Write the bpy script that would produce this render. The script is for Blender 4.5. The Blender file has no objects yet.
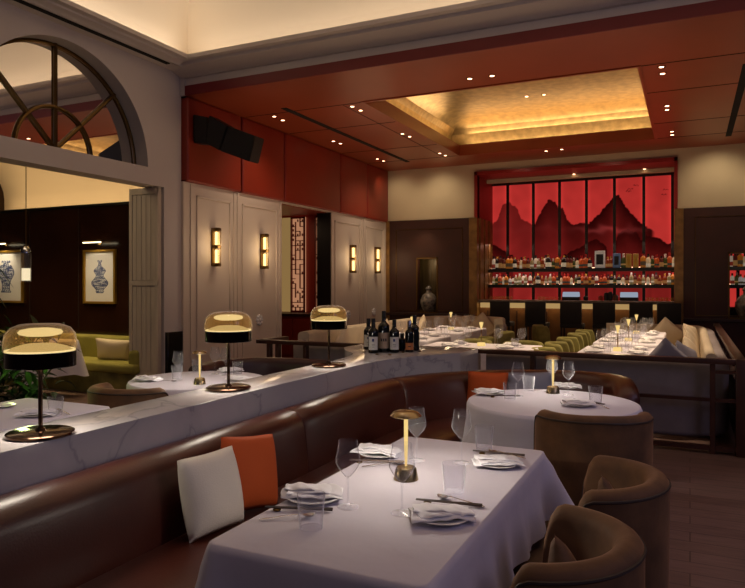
import bpy, bmesh, math, random
from mathutils import Vector, Matrix
R = math.radians
PI = math.pi
rnd = random.Random(7)
# ------------------------------------------------------------ camera frame
H = 1.5; FPX = 670.0; HV = 284.0; CU = 372.5
YAW = math.atan((690 - CU) / FPX)
SA, CA = math.sin(YAW), math.cos(YAW)
def ray(u, v):
    t = (u - CU) / FPX
    return Vector((-SA + t * CA, CA + t * SA, (HV - v) / FPX))
def G(u, v, z):
    r = ray(u, v); d = (z - H) / r.z
    return Vector((r.x * d, r.y * d, z))
def VX(u, v, X):
    r = ray(u, v); d = X / r.x
    return Vector((X, r.y * d, H + r.z * d))
def VY(u, v, Y):
    r = ray(u, v); d = Y / r.y
    return Vector((r.x * d, Y, H + r.z * d))
C = bpy.context.scene.collection
cam = bpy.data.cameras.new('camera'); co = bpy.data.objects.new('camera', cam); C.objects.link(co)
co.location = (0, 0, H); co.rotation_euler = (R(90), 0, YAW)
cam.sensor_width = 36; cam.lens = 36 * FPX / 745; cam.shift_y = -(294 - HV) / 745; cam.clip_start = .05
bpy.context.scene.camera = co
# ------------------------------------------------------------ materials
M = {}
def srgb(h):
    h = h.lstrip('#'); c = [int(h[i:i+2], 16) / 255 for i in (0, 2, 4)]
    return tuple((x / 12.92 if x <= .04045 else ((x + .055) / 1.055) ** 2.4) for x in c) + (1,)
def newmat(name):
    m = bpy.data.materials.new(name); m.use_nodes = True
    nt = m.node_tree; nt.nodes.clear()
    out = nt.nodes.new('ShaderNodeOutputMaterial'); M[name] = m
    return m, nt, out
def setin(n, k, v):
    if k in n.inputs: n.inputs[k].default_value = v
def mat(name, col, rough=.5, metal=0, var=0, vscale=8, bump=0, bscale=60, spec=.5, sheen=0, emis=None, estr=0, stretch=None, coat=0, detail=4, col2=None):
    m, nt, out = newmat(name)
    p = nt.nodes.new('ShaderNodeBsdfPrincipled'); nt.links.new(p.outputs[0], out.inputs[0])
    c = srgb(col) if isinstance(col, str) else col
    p.inputs['Base Color'].default_value = c
    p.inputs['Roughness'].default_value = rough; p.inputs['Metallic'].default_value = metal
    setin(p, 'Specular IOR Level', spec); setin(p, 'Sheen Weight', sheen); setin(p, 'Coat Weight', coat)
    if sheen: setin(p, 'Sheen Roughness', .4); p.inputs['Sheen Tint'].default_value = tuple(min(1, x * 2.5 + .1) for x in c[:3]) + (1,)
    if emis: p.inputs['Emission Color'].default_value = srgb(emis); p.inputs['Emission Strength'].default_value = estr
    tc = nt.nodes.new('ShaderNodeTexCoord'); mp = nt.nodes.new('ShaderNodeMapping')
    nt.links.new(tc.outputs['Object'], mp.inputs[0])
    if stretch: mp.inputs['Scale'].default_value = stretch
    if var or col2:
        n = nt.nodes.new('ShaderNodeTexNoise'); n.inputs['Scale'].default_value = vscale; n.inputs['Detail'].default_value = detail
        nt.links.new(mp.outputs[0], n.inputs['Vector'])
        r = nt.nodes.new('ShaderNodeValToRGB')
        c2 = srgb(col2) if col2 else tuple(x * (1 - var) for x in c[:3]) + (1,)
        c1 = c if col2 else tuple(min(1, x * (1 + var)) for x in c[:3]) + (1,)
        r.color_ramp.elements[0].color = c2; r.color_ramp.elements[1].color = c1
        r.color_ramp.elements[0].position = .35; r.color_ramp.elements[1].position = .65
        nt.links.new(n.outputs[0], r.inputs[0]); nt.links.new(r.outputs[0], p.inputs['Base Color'])
    if bump:
        n = nt.nodes.new('ShaderNodeTexNoise'); n.inputs['Scale'].default_value = bscale; n.inputs['Detail'].default_value = 3
        nt.links.new(mp.outputs[0], n.inputs['Vector'])
        b = nt.nodes.new('ShaderNodeBump'); b.inputs['Strength'].default_value = bump; b.inputs['Distance'].default_value = .02
        nt.links.new(n.outputs[0], b.inputs['Height']); nt.links.new(b.outputs[0], p.inputs['Normal'])
    return m
def emit(name, col, s):
    m, nt, out = newmat(name)
    e = nt.nodes.new('ShaderNodeEmission'); e.inputs[0].default_value = srgb(col); e.inputs[1].default_value = s
    nt.links.new(e.outputs[0], out.inputs[0]); return m
def glass(name, tint='#ffffff', body=.0, bodycol='#ffffff', f=1.35, gl=.03):
    """thin-walled clear glass: see-through, fresnel reflections, a little body colour"""
    m, nt, out = newmat(name)
    t = nt.nodes.new('ShaderNodeBsdfTransparent'); t.inputs[0].default_value = srgb(tint)
    g = nt.nodes.new('ShaderNodeBsdfGlossy'); g.inputs['Roughness'].default_value = gl + .03
    fr = nt.nodes.new('ShaderNodeLayerWeight'); fr.inputs[0].default_value = .35
    pw = nt.nodes.new('ShaderNodeMath'); pw.operation = 'POWER'; pw.inputs[1].default_value = 2.5; nt.links.new(fr.outputs['Facing'], pw.inputs[0])
    mr = nt.nodes.new('ShaderNodeMapRange'); mr.inputs['To Min'].default_value = .03; mr.inputs['To Max'].default_value = .6
    nt.links.new(pw.outputs[0], mr.inputs[0])
    mx = nt.nodes.new('ShaderNodeMixShader'); nt.links.new(mr.outputs[0], mx.inputs[0])
    nt.links.new(t.outputs[0], mx.inputs[1]); nt.links.new(g.outputs[0], mx.inputs[2])
    last = mx
    pr = nt.nodes.new('ShaderNodeMath'); pr.operation = 'POWER'; pr.inputs[1].default_value = 3.4; nt.links.new(fr.outputs['Facing'], pr.inputs[0])
    ps = nt.nodes.new('ShaderNodeMath'); ps.operation = 'MULTIPLY'; ps.inputs[1].default_value = 1.0; nt.links.new(pr.outputs[0], ps.inputs[0])
    dr_ = nt.nodes.new('ShaderNodeBsdfDiffuse'); dr_.inputs[0].default_value = (.85, .85, .9, 1)  # pale diffuse colour paints bright edge highlights into the glass
    m3 = nt.nodes.new('ShaderNodeMixShader'); nt.links.new(ps.outputs[0], m3.inputs[0]); nt.links.new(mx.outputs[0], m3.inputs[1]); nt.links.new(dr_.outputs[0], m3.inputs[2]); last = m3
    if body:
        d = nt.nodes.new('ShaderNodeBsdfDiffuse'); d.inputs[0].default_value = srgb(bodycol)
        m2 = nt.nodes.new('ShaderNodeMixShader'); m2.inputs[0].default_value = body
        nt.links.new(last.outputs[0], m2.inputs[1]); nt.links.new(d.outputs[0], m2.inputs[2]); last = m2
    nt.links.new(last.outputs[0], out.inputs[0]); return m
mat('white_plaster', '#cfc6c0', .8, bump=.03, bscale=25)
mat('panel_white', '#d6c8b8', .6)
mat('vault', '#e8d6b8', .9)
mat('red_lacquer', '#96351c', .38, var=.10, vscale=1.2)
mat('red_wall', '#8e2c18', .42, var=.08, vscale=1.5)
mat('red_fascia', '#74111a', .45)
mat('red_ceiling', '#944224', .36, var=.10, vscale=.8)
mat('red_frame', '#8c1c12', .45)
mat('groove', '#1a0604', .8)
mat('black_slot', '#050505', .9)
mat('cream_wall', '#c9b694', .8, var=.06, vscale=1.2)
mat('dark_wood', '#2b120c', .42, var=.18, vscale=6, stretch=(1, 1, .15))
mat('dark_panel', '#3a190e', .55, var=.15, vscale=3)
mat('brass', '#a89470', .25, 1)
mat('old_brass', '#6b5330', .35, 1)
mat('gold', '#c0a070', .22, 1)
mat('bronze_column', '#8a6636', .4, .3, var=.25, vscale=6)
mat('marble_black', '#0e0c0d', .15, var=.5, vscale=3)
mat('black_plastic', '#0b0b0c', .5, bump=.1, bscale=200)
mat('black_satin', '#080707', .45)
mat('stool_black', '#100a09', .7)
mat('leather', '#461e15', .34, var=.14, vscale=4, bump=.05, bscale=120, spec=.55)
mat('leather_dark', '#34141a', .38, var=.1, vscale=4)
mat('cloth', '#d9d3dc', .85, var=.02, vscale=4, bump=.18, bscale=7, sheen=.1)
mat('napkin', '#f2f0f3', .85, bump=.1, bscale=40)
mat('porcelain', '#e4e2e2', .25)
mat('velvet', '#664629', .75, var=.3, vscale=7, bump=.06, bscale=30, sheen=.85, detail=5)
mat('velvet_seat', '#6a5038', .8, var=.12, vscale=7, sheen=.3)
mat('piping', '#3a2a20', .6)
mat('green_velvet', '#7a7238', .75, var=.25, vscale=7, sheen=.35)
mat('green_sofa', '#8c8438', .8, var=.1, vscale=4)
mat('cream_fabric', '#c4b49c', .85, var=.06, vscale=9, bump=.05, bscale=90)
mat('grey_fabric', '#94898a', .85, var=.06, vscale=9, bump=.06, bscale=120)
mat('pillow_white', '#d2c8bc', .9, bump=.12, bscale=160)
mat('pillow_orange', '#b34a14', .85, bump=.12, bscale=160)
mat('pillow_grey', '#83808f', .9, bump=.1, bscale=160)
mat('pillow_cream', '#d8c6aa', .9, bump=.1, bscale=120)
mat('rail_wood', '#47291e', .35, var=.15, vscale=8)
mat('steel', '#c8c8cc', .18, 1)
mat('rose_steel', '#c49070', .25, 1)
mat('lamp_base', '#5c4536', .16, 1)
mat('smoke_band', '#241612', .10, .9)
mat('chopstick', '#4a3b34', .35)
mat('bottle_black', '#060706', .08, coat=.4)
mat('bottle_green', '#0b120a', .08, coat=.4)
mat('foil_black', '#0c0c0d', .35)
mat('foil_blue', '#1a3aa0', .35, .3)
mat('label_white', '#d8d8d6', .7)
mat('label_tan', '#b09a84', .7)
mat('label_orange', '#c07848', .7)
mat('label_ink', '#28282e', .7)
mat('label_blue', '#2a3a7a', .7)
mat('plant', '#1f3a10', .45, var=.4, vscale=9)
mat('basket', '#6a5540', .8, var=.3, vscale=30, bump=.4, bscale=60)
mat('soil', '#120c08', .9)
mat('mirror', '#f0ece8', .02, 1)
mat('niche_glass', '#5a4c2e', .25, .2, var=.3, vscale=5, stretch=(6, 1, .3))
mat('vase_stone', '#8f887c', .35, col2='#3c3a38', vscale=14)
mat('gold_leaf', '#b89a66', .42, .75, var=.16, vscale=9, bump=.10, bscale=9, detail=8)
mat('bar_top', '#7d6c58', .3, var=.15, vscale=8)
mat('bar_wood', '#5e3d1c', .45, var=.2, vscale=5)
mat('olive_wall', '#5a4a34', .8)
mat('picture_gold', '#c79a3c', .35, .7)
mat('lattice_red', '#7a2412', .4)
mat('chrome', '#b8bcc4', .12, 1)
mat('towel', '#d6cfc6', .8)
glass('clear_glass', '#fdfdff', .035, '#ffffff')  # white body share paints a light haze so distant glasses show
glass('dome_glass', '#f8e6bc', .11, '#f4cc88')
glass('lens_glass', '#fff2d8', .1, '#ffe6b0')
emit('glow_warm', '#ffe0b0', 4)
emit('glow_soft', '#ffeabc', 1.0)
emit('glow_disc', '#ffedc4', 1.25)
emit('glow_spot', '#ffc69a', 9)
emit('glow_tube', '#ffdc98', 3.2)
emit('glow_bar', '#e6ba78', .5)
emit('glow_shelf', '#ffb890', 4)
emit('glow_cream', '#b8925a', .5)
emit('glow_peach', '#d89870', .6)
emit('glow_lid', '#a8b4c8', .7)  # pale blue glow put into the ice well lids
emit('glow_picture', '#fff0c8', 5)
emit('glow_mound', '#eed29c', .75)
emit('glow_wine', '#ffd888', .95)
def marble():
    m, nt, out = newmat('marble')
    p = nt.nodes.new('ShaderNodeBsdfPrincipled'); nt.links.new(p.outputs[0], out.inputs[0]); p.inputs['Roughness'].default_value = .16
    tc = nt.nodes.new('ShaderNodeTexCoord')
    n = nt.nodes.new('ShaderNodeTexNoise'); n.inputs['Scale'].default_value = 1.3; n.inputs['Detail'].default_value = 6; n.inputs['Distortion'].default_value = .6
    nt.links.new(tc.outputs['Object'], n.inputs['Vector'])
    r = nt.nodes.new('ShaderNodeValToRGB'); e = r.color_ramp.elements
    e[0].position = .40; e[0].color = srgb('#bdb8ba'); e[1].position = .66; e[1].color = srgb('#b4b0b4')
    a = e.new(.482); a.color = srgb('#b2aeb1'); b = e.new(.492); b.color = srgb('#99969c'); c = e.new(.500); c.color = srgb('#b6b2b4')
    nt.links.new(n.outputs[0], r.inputs[0]); nt.links.new(r.outputs[0], p.inputs['Base Color'])
marble()
def floor_mat():
    m, nt, out = newmat('floor_wood')
    p = nt.nodes.new('ShaderNodeBsdfPrincipled'); nt.links.new(p.outputs[0], out.inputs[0]); p.inputs['Roughness'].default_value = .38
    tc = nt.nodes.new('ShaderNodeTexCoord'); mp = nt.nodes.new('ShaderNodeMapping'); mp.inputs['Rotation'].default_value = (0, 0, 0)
    nt.links.new(tc.outputs['Object'], mp.inputs[0])
    b = nt.nodes.new('ShaderNodeTexBrick'); b.inputs['Scale'].default_value = 1; b.inputs['Brick Width'].default_value = 1.6; b.inputs['Row Height'].default_value = .16
    b.inputs['Mortar Size'].default_value = .003
    b.inputs['Color1'].default_value = srgb('#7c625a'); b.inputs['Color2'].default_value = srgb('#8c7068'); b.inputs['Mortar'].default_value = srgb('#3c2a26')
    nt.links.new(mp.outputs[0], b.inputs[0])
    n = nt.nodes.new('ShaderNodeTexNoise'); n.inputs['Scale'].default_value = 5; n.inputs['Detail'].default_value = 5
    m2 = nt.nodes.new('ShaderNodeMapping'); m2.inputs['Scale'].default_value = (1, 9, 1)
    nt.links.new(tc.outputs['Object'], m2.inputs[0]); nt.links.new(m2.outputs[0], n.inputs['Vector'])
    mx = nt.nodes.new('ShaderNodeMixRGB'); mx.blend_type = 'MULTIPLY'; mx.inputs[0].default_value = .7
    r = nt.nodes.new('ShaderNodeValToRGB'); r.color_ramp.elements[0].color = (.5, .5, .5, 1); r.color_ramp.elements[0].position = .3; r.color_ramp.elements[1].position = .7
    nt.links.new(n.outputs[0], r.inputs[0]); nt.links.new(b.outputs[0], mx.inputs[1]); nt.links.new(r.outputs[0], mx.inputs[2])
    nt.links.new(mx.outputs[0], p.inputs['Base Color'])
floor_mat()
def vcol(name, emission, rough=.8):
    m, nt, out = newmat(name)
    a = nt.nodes.new('ShaderNodeVertexColor'); a.layer_name = 'Col'
    if emission:
        e = nt.nodes.new('ShaderNodeEmission'); e.inputs[1].default_value = emission; nt.links.new(a.outputs[0], e.inputs[0]); nt.links.new(e.outputs[0], out.inputs[0])
    else:
        p = nt.nodes.new('ShaderNodeBsdfPrincipled'); p.inputs['Roughness'].default_value = rough
        nt.links.new(a.outputs[0], p.inputs['Base Color']); nt.links.new(p.outputs[0], out.inputs[0])
vcol('mural_light', .72); vcol('print_paper', 0)
# ------------------------------------------------------------ mesh helpers
class MB:
    def __init__(s): s.bm = bmesh.new(); s.mi = 0
    def box(s, x0, x1, y0, y1, z0, z1, bev=0, seg=2, rot=None):
        b = bmesh.new(); bmesh.ops.create_cube(b, size=1)
        for v in b.verts: v.co = Vector((v.co.x * abs(x1 - x0), v.co.y * abs(y1 - y0), v.co.z * abs(z1 - z0)))
        if bev: bmesh.ops.bevel(b, geom=b.edges[:], offset=bev, segments=seg, profile=.6, affect='EDGES')
        T = Matrix.Translation(((x0 + x1) / 2, (y0 + y1) / 2, (z0 + z1) / 2))
        if rot: T = T @ rot
        b.transform(T); s._merge(b); return s
    def _merge(s, b):
        me = bpy.data.meshes.new('t'); b.to_mesh(me); b.free()
        n = len(s.bm.faces); s.bm.from_mesh(me); bpy.data.meshes.remove(me)
        s.bm.faces.ensure_lookup_table()
        for f in s.bm.faces[n:]: f.material_index = s.mi
    def poly(s, pts, z0, z1, bev=0):
        """vertical prism over a plan polygon"""
        b = bmesh.new(); lo = [b.verts.new((x, y, z0)) for x, y in pts]; hi = [b.verts.new((x, y, z1)) for x, y in pts]
        b.faces.new(hi); b.faces.new(lo[::-1]); n = len(pts)
        for i in range(n): b.faces.new((lo[i], lo[(i + 1) % n], hi[(i + 1) % n], hi[i]))
        bmesh.ops.recalc_face_normals(b, faces=b.faces)
        if bev: bmesh.ops.bevel(b, geom=b.edges[:], offset=bev, segments=2, profile=.6, affect='EDGES')
        s._merge(b); return s
    def lathe(s, prof, at=(0, 0, 0), n=24, T=None):
        b = bmesh.new(); rings = []
        for r, z in prof:
            if r <= 1e-5: rings.append([b.verts.new((0, 0, z))])
            else: rings.append([b.verts.new((r * math.cos(2 * PI * k / n), r * math.sin(2 * PI * k / n), z)) for k in range(n)])
        for a, c in zip(rings, rings[1:]):
            for k in range(n):
                k2 = (k + 1) % n
                if len(a) == 1 and len(c) == 1: continue
                if len(a) == 1: b.faces.new((a[0], c[k], c[k2]))
                elif len(c) == 1: b.faces.new((a[k], a[k2], c[0]))
                else: b.faces.new((a[k], a[k2], c[k2], c[k]))
        bmesh.ops.recalc_face_normals(b, faces=b.faces)
        b.transform(Matrix.Translation(at) @ (T or Matrix())); s._merge(b); return s
    def tube(s, pts, r, n=8, closed=False, cap=True):
        pts = [Vector(p) for p in pts]; b = bmesh.new(); rings = []; N = len(pts)
        prev = None
        for i, p in enumerate(pts):
            a = pts[i - 1] if (i > 0 or closed) else p; c = pts[(i + 1) % N] if (i < N - 1 or closed) else p
            t = (c - a).normalized()
            if prev is None:
                u = t.orthogonal().normalized()
            else:
                u = (prev - t * prev.dot(t)).normalized()
            prev = u; w = t.cross(u); rr = r[i] if isinstance(r, (list, tuple)) else r
            rings.append([b.verts.new(p + u * rr * math.cos(2 * PI * k / n) + w * rr * math.sin(2 * PI * k / n)) for k in range(n)])
        rng = range(N if closed else N - 1)
        for i in rng:
            a, c = rings[i], rings[(i + 1) % N]
            for k in range(n): b.faces.new((a[k], a[(k + 1) % n], c[(k + 1) % n], c[k]))
        if cap and not closed: b.faces.new(rings[0][::-1]); b.faces.new(rings[-1])
        bmesh.ops.recalc_face_normals(b, faces=b.faces); s._merge(b); return s
    def loft(s, rings, closed_ring=True, caps=True):
        b = bmesh.new(); rs = [[b.verts.new(p) for p in r] for r in rings]; n = len(rs[0])
        for a, c in zip(rs, rs[1:]):
            for k in range(n if closed_ring else n - 1): b.faces.new((a[k], a[(k + 1) % n], c[(k + 1) % n], c[k]))
        if caps and closed_ring: b.faces.new(rs[0][::-1]); b.faces.new(rs[-1])
        bmesh.ops.recalc_face_normals(b, faces=b.faces); s._merge(b); return s
    def xform(s, T): s.bm.transform(T); return s
    def build(s, name, m, parent=None, smooth=True, ang=38):
        me = bpy.data.meshes.new(name)
        if smooth:
            for f in s.bm.faces: f.smooth = True
            for e in s.bm.edges:
                if len(e.link_faces) == 2 and e.calc_face_angle(0) > R(ang): e.smooth = False
        s.bm.to_mesh(me); s.bm.free()
        for k in (m if isinstance(m, (list, tuple)) else [m]): me.materials.append(M[k])
        o = bpy.data.objects.new(name, me); C.objects.link(o)
        if parent: o.parent = parent
        return o
def tag(o, label, cat, group=None, kind=None):
    o['label'] = label; o['category'] = cat
    if group: o['group'] = group
    if kind: o['kind'] = kind
    return o
def thing(name, label, cat, loc=(0, 0, 0), rz=0, group=None):
    o = bpy.data.objects.new(name, None); C.objects.link(o); o.location = loc; o.rotation_euler = (0, 0, rz)
    o.empty_display_size = .1
    return tag(o, label, cat, group)
def struct(o): o['kind'] = 'structure'; return o
def dup(root, loc, rz=0, label=None, group=None, scale=None):
    r = root.copy(); C.objects.link(r); r.location = loc; r.rotation_euler = (0, 0, rz)
    if label: r['label'] = label
    if group: r['group'] = group
    if scale: r.scale = (scale,) * 3
    for ch in list(root.children):
        c = ch.copy(); C.objects.link(c); c.parent = r
        for g in ch.children:
            d = g.copy(); C.objects.link(d); d.parent = c
    return r
def catmull(pts, n=6):
    P = [Vector(p) for p in pts]; out = []
    for i in range(len(P) - 1):
        p0 = P[max(i - 1, 0)]; p1 = P[i]; p2 = P[i + 1]; p3 = P[min(i + 2, len(P) - 1)]
        for k in range(n):
            t = k / n
            out.append(.5 * ((2 * p1) + (-p0 + p2) * t + (2 * p0 - 5 * p1 + 4 * p2 - p3) * t * t + (-p0 + 3 * p1 - 3 * p2 + p3) * t ** 3))
    out.append(P[-1]); return out
def sweep(path, prof, side=1):
    """path: plan points; prof: (offset, z) loop, offset along the left normal * side -> MB rings"""
    P = [Vector((p[0], p[1])) for p in path]; rings = []
    for i, p in enumerate(P):
        a = P[max(i - 1, 0)]; c = P[min(i + 1, len(P) - 1)]; t = (c - a).normalized(); nrm = Vector((-t.y, t.x)) * side
        sc = prof(i / (len(P) - 1)) if callable(prof) else prof
        rings.append([Vector((p.x + nrm.x * o, p.y + nrm.y * o, z)) for o, z in sc])
    return rings
def rrect(o0, o1, z0, z1, r, n=4):
    out = []
    for cx, cz, a0 in ((o1 - r, z1 - r, 0), (o0 + r, z1 - r, 90), (o0 + r, z0 + r, 180), (o1 - r, z0 + r, 270)):
        for k in range(n + 1):
            a = R(a0 + 90 * k / n); out.append((cx + r * math.cos(a), cz + r * math.sin(a)))
    return out
# ------------------------------------------------------------ lights
def area(name, loc, rot, sx, sy, e, col, spread=180):
    l = bpy.data.lights.new(name, 'AREA'); l.shape = 'RECTANGLE'; l.size = sx; l.size_y = sy; l.energy = e; l.color = srgb(col)[:3]; l.spread = R(spread)
    o = bpy.data.objects.new(name, l); C.objects.link(o); o.location = loc; o.rotation_euler = rot; return o
def spot(name, loc, tgt, e, col, ang=50, blend=.6, size=.04):
    l = bpy.data.lights.new(name, 'SPOT'); l.energy = e; l.color = srgb(col)[:3]; l.spot_size = R(ang); l.spot_blend = blend; l.shadow_soft_size = size
    o = bpy.data.objects.new(name, l); C.objects.link(o); o.location = loc
    o.rotation_euler = (Vector(tgt) - Vector(loc)).to_track_quat('-Z', 'Y').to_euler(); return o
def point(name, loc, e, col, size=.03, parent=None):
    l = bpy.data.lights.new(name, 'POINT'); l.energy = e; l.color = srgb(col)[:3]; l.shadow_soft_size = size
    o = bpy.data.objects.new(name, l); C.objects.link(o); o.location = loc
    if parent: o.parent = parent
    return o
def disk(name, loc, e, col, size, parent):
    l = bpy.data.lights.new(name, 'AREA'); l.shape = 'DISK'; l.size = size; l.energy = e; l.color = srgb(col)[:3]
    o = bpy.data.objects.new(name, l); C.objects.link(o); o.location = loc; o.parent = parent; return o
w = bpy.data.worlds.new('world'); bpy.context.scene.world = w; w.use_nodes = True
w.node_tree.nodes['Background'].inputs[0].default_value = srgb('#aaa4bc'); w.node_tree.nodes['Background'].inputs[1].default_value = .075
sc = bpy.context.scene
sc.view_settings.view_transform = 'Standard'; sc.view_settings.exposure = 0
sc.cycles.max_bounces = 7; sc.cycles.transparent_max_bounces = 16; sc.cycles.caustics_reflective = False; sc.cycles.caustics_refractive = False
sc.cycles.sample_clamp_indirect = 3; sc.cycles.sample_clamp_direct = 12
# ============================================================ room shell
WX = -6.28          # arch wall face
LX = -6.24          # panelled wall face
FY = 7.15            # start of the low red ceiling
DY = 13.9           # bar front wall
CZ = 4.06           # red ceiling
BY = 15.1           # bar back wall
OX0, OX1 = -4.1, -.27   # bar opening
# floor
struct(MB().box(-11, 6, -3, 16, -.1, 0).build('floor', 'floor_wood'))
# ceiling, red part with recess hole
RX0, RX1, RY0, RY1 = -4.15, -.55, 8.46, 12.78
def frame_ring(mb, x0, x1, y0, y1, X0, X1, Y0, Y1, z0, z1):
    mb.box(x0, X0, y0, y1, z0, z1); mb.box(X1, x1, y0, y1, z0, z1); mb.box(X0, X1, y0, Y0, z0, z1); mb.box(X0, X1, Y1, y1, z0, z1)
m = MB(); frame_ring(m, -6.3, 6, FY, 15.3, RX0, RX1, RY0, RY1, CZ, CZ + .08)
struct(m.build('ceiling', 'red_ceiling', smooth=False))
m = MB(); frame_ring(m, RX0 - .03, RX1 + .03, RY0 - .03, RY1 + .03, RX0 + .012, RX1 - .012, RY0 + .012, RY1 - .012, CZ - .012, CZ + .20)
struct(m.build('trim_recess_border', 'red_ceiling', smooth=False))
# gold recess: tray with lip and sloped coves
m = MB()
x0, x1, y0, y1 = RX0 - .25, RX1 + .25, RY0 - .25, RY1 + .25
prof = [(0, CZ + .10), (0, CZ + .34), (.03, CZ + .46), (.10, CZ + .56), (.22, CZ + .64), (.38, CZ + .68), (.5, CZ + .69)]
b = bmesh.new(); rings = []
for o_, z in prof: rings.append([b.verts.new(p) for p in ((x0 + o_, y0 + o_, z), (x1 - o_, y0 + o_, z), (x1 - o_, y1 - o_, z), (x0 + o_, y1 - o_, z))])
for a, c in zip(rings, rings[1:]):
    for k in range(4): b.faces.new((a[k], c[k], c[(k + 1) % 4], a[(k + 1) % 4]))
b.faces.new(rings[-1]); m._merge(b)
struct(m.build('ceiling_recess', 'gold_leaf', ang=20))
cz = CZ + .24
ycm, xcm = (RY0 + RY1) / 2, (RX0 + RX1) / 2
for nm, loc, sx, sy, e in (('cove_light', (xcm, RY1 + .13, cz), 3.5, .06, 15), ('cove_light', (xcm, RY0 - .13, cz), 3.5, .06, 7),
                       ('cove_light', (RX0 - .13, ycm, cz), .06, 3.5, 12), ('cove_light', (RX1 + .13, ycm, cz), .06, 3.5, 6)):
    area(nm, loc, (R(180), 0, 0), sx, sy, e, '#ffdcae')
# ceiling seams and slots
def slot(name, x0, x1, y0, y1, z=CZ, mt='groove', d=.004): return struct(MB().box(x0, x1, y0, y1, z - d, z + .01).build(name, mt, smooth=False))
for i, y in enumerate((8.46, 9.7, 11.6, 12.8)):
    slot('trim_ceiling_seam', -6.15, RX0 - .03, y - .008, y + .008); slot('trim_ceiling_seam', RX1 + .03, 5, y - .008, y + .008)
slot('trim_ceiling_seam', RX0 - .34, RX0 - .33, 8.47, 12.79)
for nm, x, ya, yb in (('ceiling_slot_diffuser', -5.34, 8.25, 13.0), ('ceiling_slot_diffuser', .60, 8.9, 13.1)):
    tag(MB().box(x - .045, x + .045, ya, yb, CZ - .008, CZ + .02).build(nm, 'black_slot', smooth=False),
        'long black linear slot in the red ceiling ' + ('on the left of the gold recess' if x < -2 else 'at the far right'), 'ceiling vent')
# fascia and cornice of the high part
def cornice(path, side, name, z=0):
    prof = [(0, 4.19), (0, 4.29), (.04, 4.295), (.05, 4.31), (.10, 4.33), (.20, 4.36), (.25, 4.38), (.26, 4.42), (.33, 4.425), (.33, 4.475), (.30, 4.48), (.30, 4.49), (-.06, 4.49), (-.06, 4.19)]
    return MB().loft(sweep(path, prof, side)).build(name, 'white_plaster')
struct(MB().box(-6.20, 6, FY - .02, FY, CZ - .0, 4.19).build('trim_red_fascia', 'red_fascia', smooth=False))
c1 = cornice([(-6.3, FY + .0), (6, FY + .0)], -1, 'trim_cornice_far'); struct(c1)
# left soffit with slot and cornice
struct(MB().box(WX - .1, -6.14, -3, FY, 4.36, 4.41).build('trim_soffit_wall_side', 'white_plaster', smooth=False))
m = MB().loft(sweep([(-6.08, -3), (-6.08, FY - .30)], [(0, 4.36), (.03, 4.36), (.04, 4.375), (.08, 4.39), (.12, 4.40), (.13, 4.42), (.20, 4.425), (.20, 4.475), (.17, 4.48), (.17, 4.49), (0, 4.49)], -1))
struct(m.build('trim_cornice_left', 'white_plaster'))
struct(MB().box(-6.15, -6.085, -3, 6.72, 4.352, 4.37).build('trim_soffit_slot', 'black_slot', smooth=False))
struct(MB().box(-6.15, -6.05, 6.72, FY, 4.36, 4.41).box(WX - .1, -6.2, FY - .03, FY + .12, CZ - .0, 4.41).build('trim_soffit_corner', 'white_plaster', smooth=False))
# vault above: coved shell
m = MB(); b = bmesh.new(); rings = []
vp = [(0, 4.38), (0, 4.75)] + [(1.5 * (1 - math.cos(R(a))), 4.75 + 1.1 * math.sin(R(a))) for a in range(0, 91, 9)]
for o_, z in vp: rings.append([b.verts.new(p) for p in ((-6.26 + o_, -4 + o_, z), (6 - o_, -4 + o_, z), (6 - o_, FY + .1 - o_, z), (-6.26 + o_, FY + .1 - o_, z))])
for a, c in zip(rings, rings[1:]):
    for k in (1, 2, 3): b.faces.new((a[k], c[k], c[(k + 1) % 4], a[(k + 1) % 4]))
b.faces.new(rings[-1]); m._merge(b); struct(m.build('ceiling_vault', 'vault', ang=25))
for rx in (-2.6, .3):   # faint plaster ribs crossing the vault
    pts = [(rx, FY + .1 - o_, z) for o_, z in vp[1:]] + [(rx, -2, 5.85)]
    struct(MB().tube(pts, .035, 6).build('trim_vault_rib', 'vault'))
area('vault_light', (0, FY - .12, 4.51), (R(180), 0, 0), 12, .08, 28, '#fff0e2')
area('vault_light', (-6.1, 2, 4.51), (R(180), 0, 0), .08, 10, 28, '#fff0e2')
# arch wall
AC, AR, SZ, OZ = 5.31, 1.22, 3.0, 2.78
OY1 = 6.82; TH = .27
m = MB()
m.box(WX - TH, WX, OY1, FY, 0, 4.40)
m.box(WX - TH, WX, AC + AR, OY1, OZ, 4.40)
m.box(WX - TH, WX, 2.6, AC - AR, OZ, 4.40)
m.box(WX - TH, WX, AC - AR, AC + AR, OZ, SZ)
m.box(WX - TH, WX, -3, 2.6, 0, 4.40)
N = 40; b = bmesh.new(); cols = []
for i in range(N + 1):
    a = PI * i / N; y = AC - AR * math.cos(a); z = SZ + AR * math.sin(a)
    cols.append([b.verts.new(p) for p in ((WX, y, 4.40), (WX, y, z), (WX - TH, y, z), (WX - TH, y, 4.40))])
for a, c in zip(cols, cols[1:]):
    for k in range(3): b.faces.new((a[k], a[k + 1], c[k + 1], c[k]))
bmesh.ops.recalc_face_normals(b, faces=b.faces); m._merge(b)
struct(m.build('wall_left', 'white_plaster', ang=30))
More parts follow.
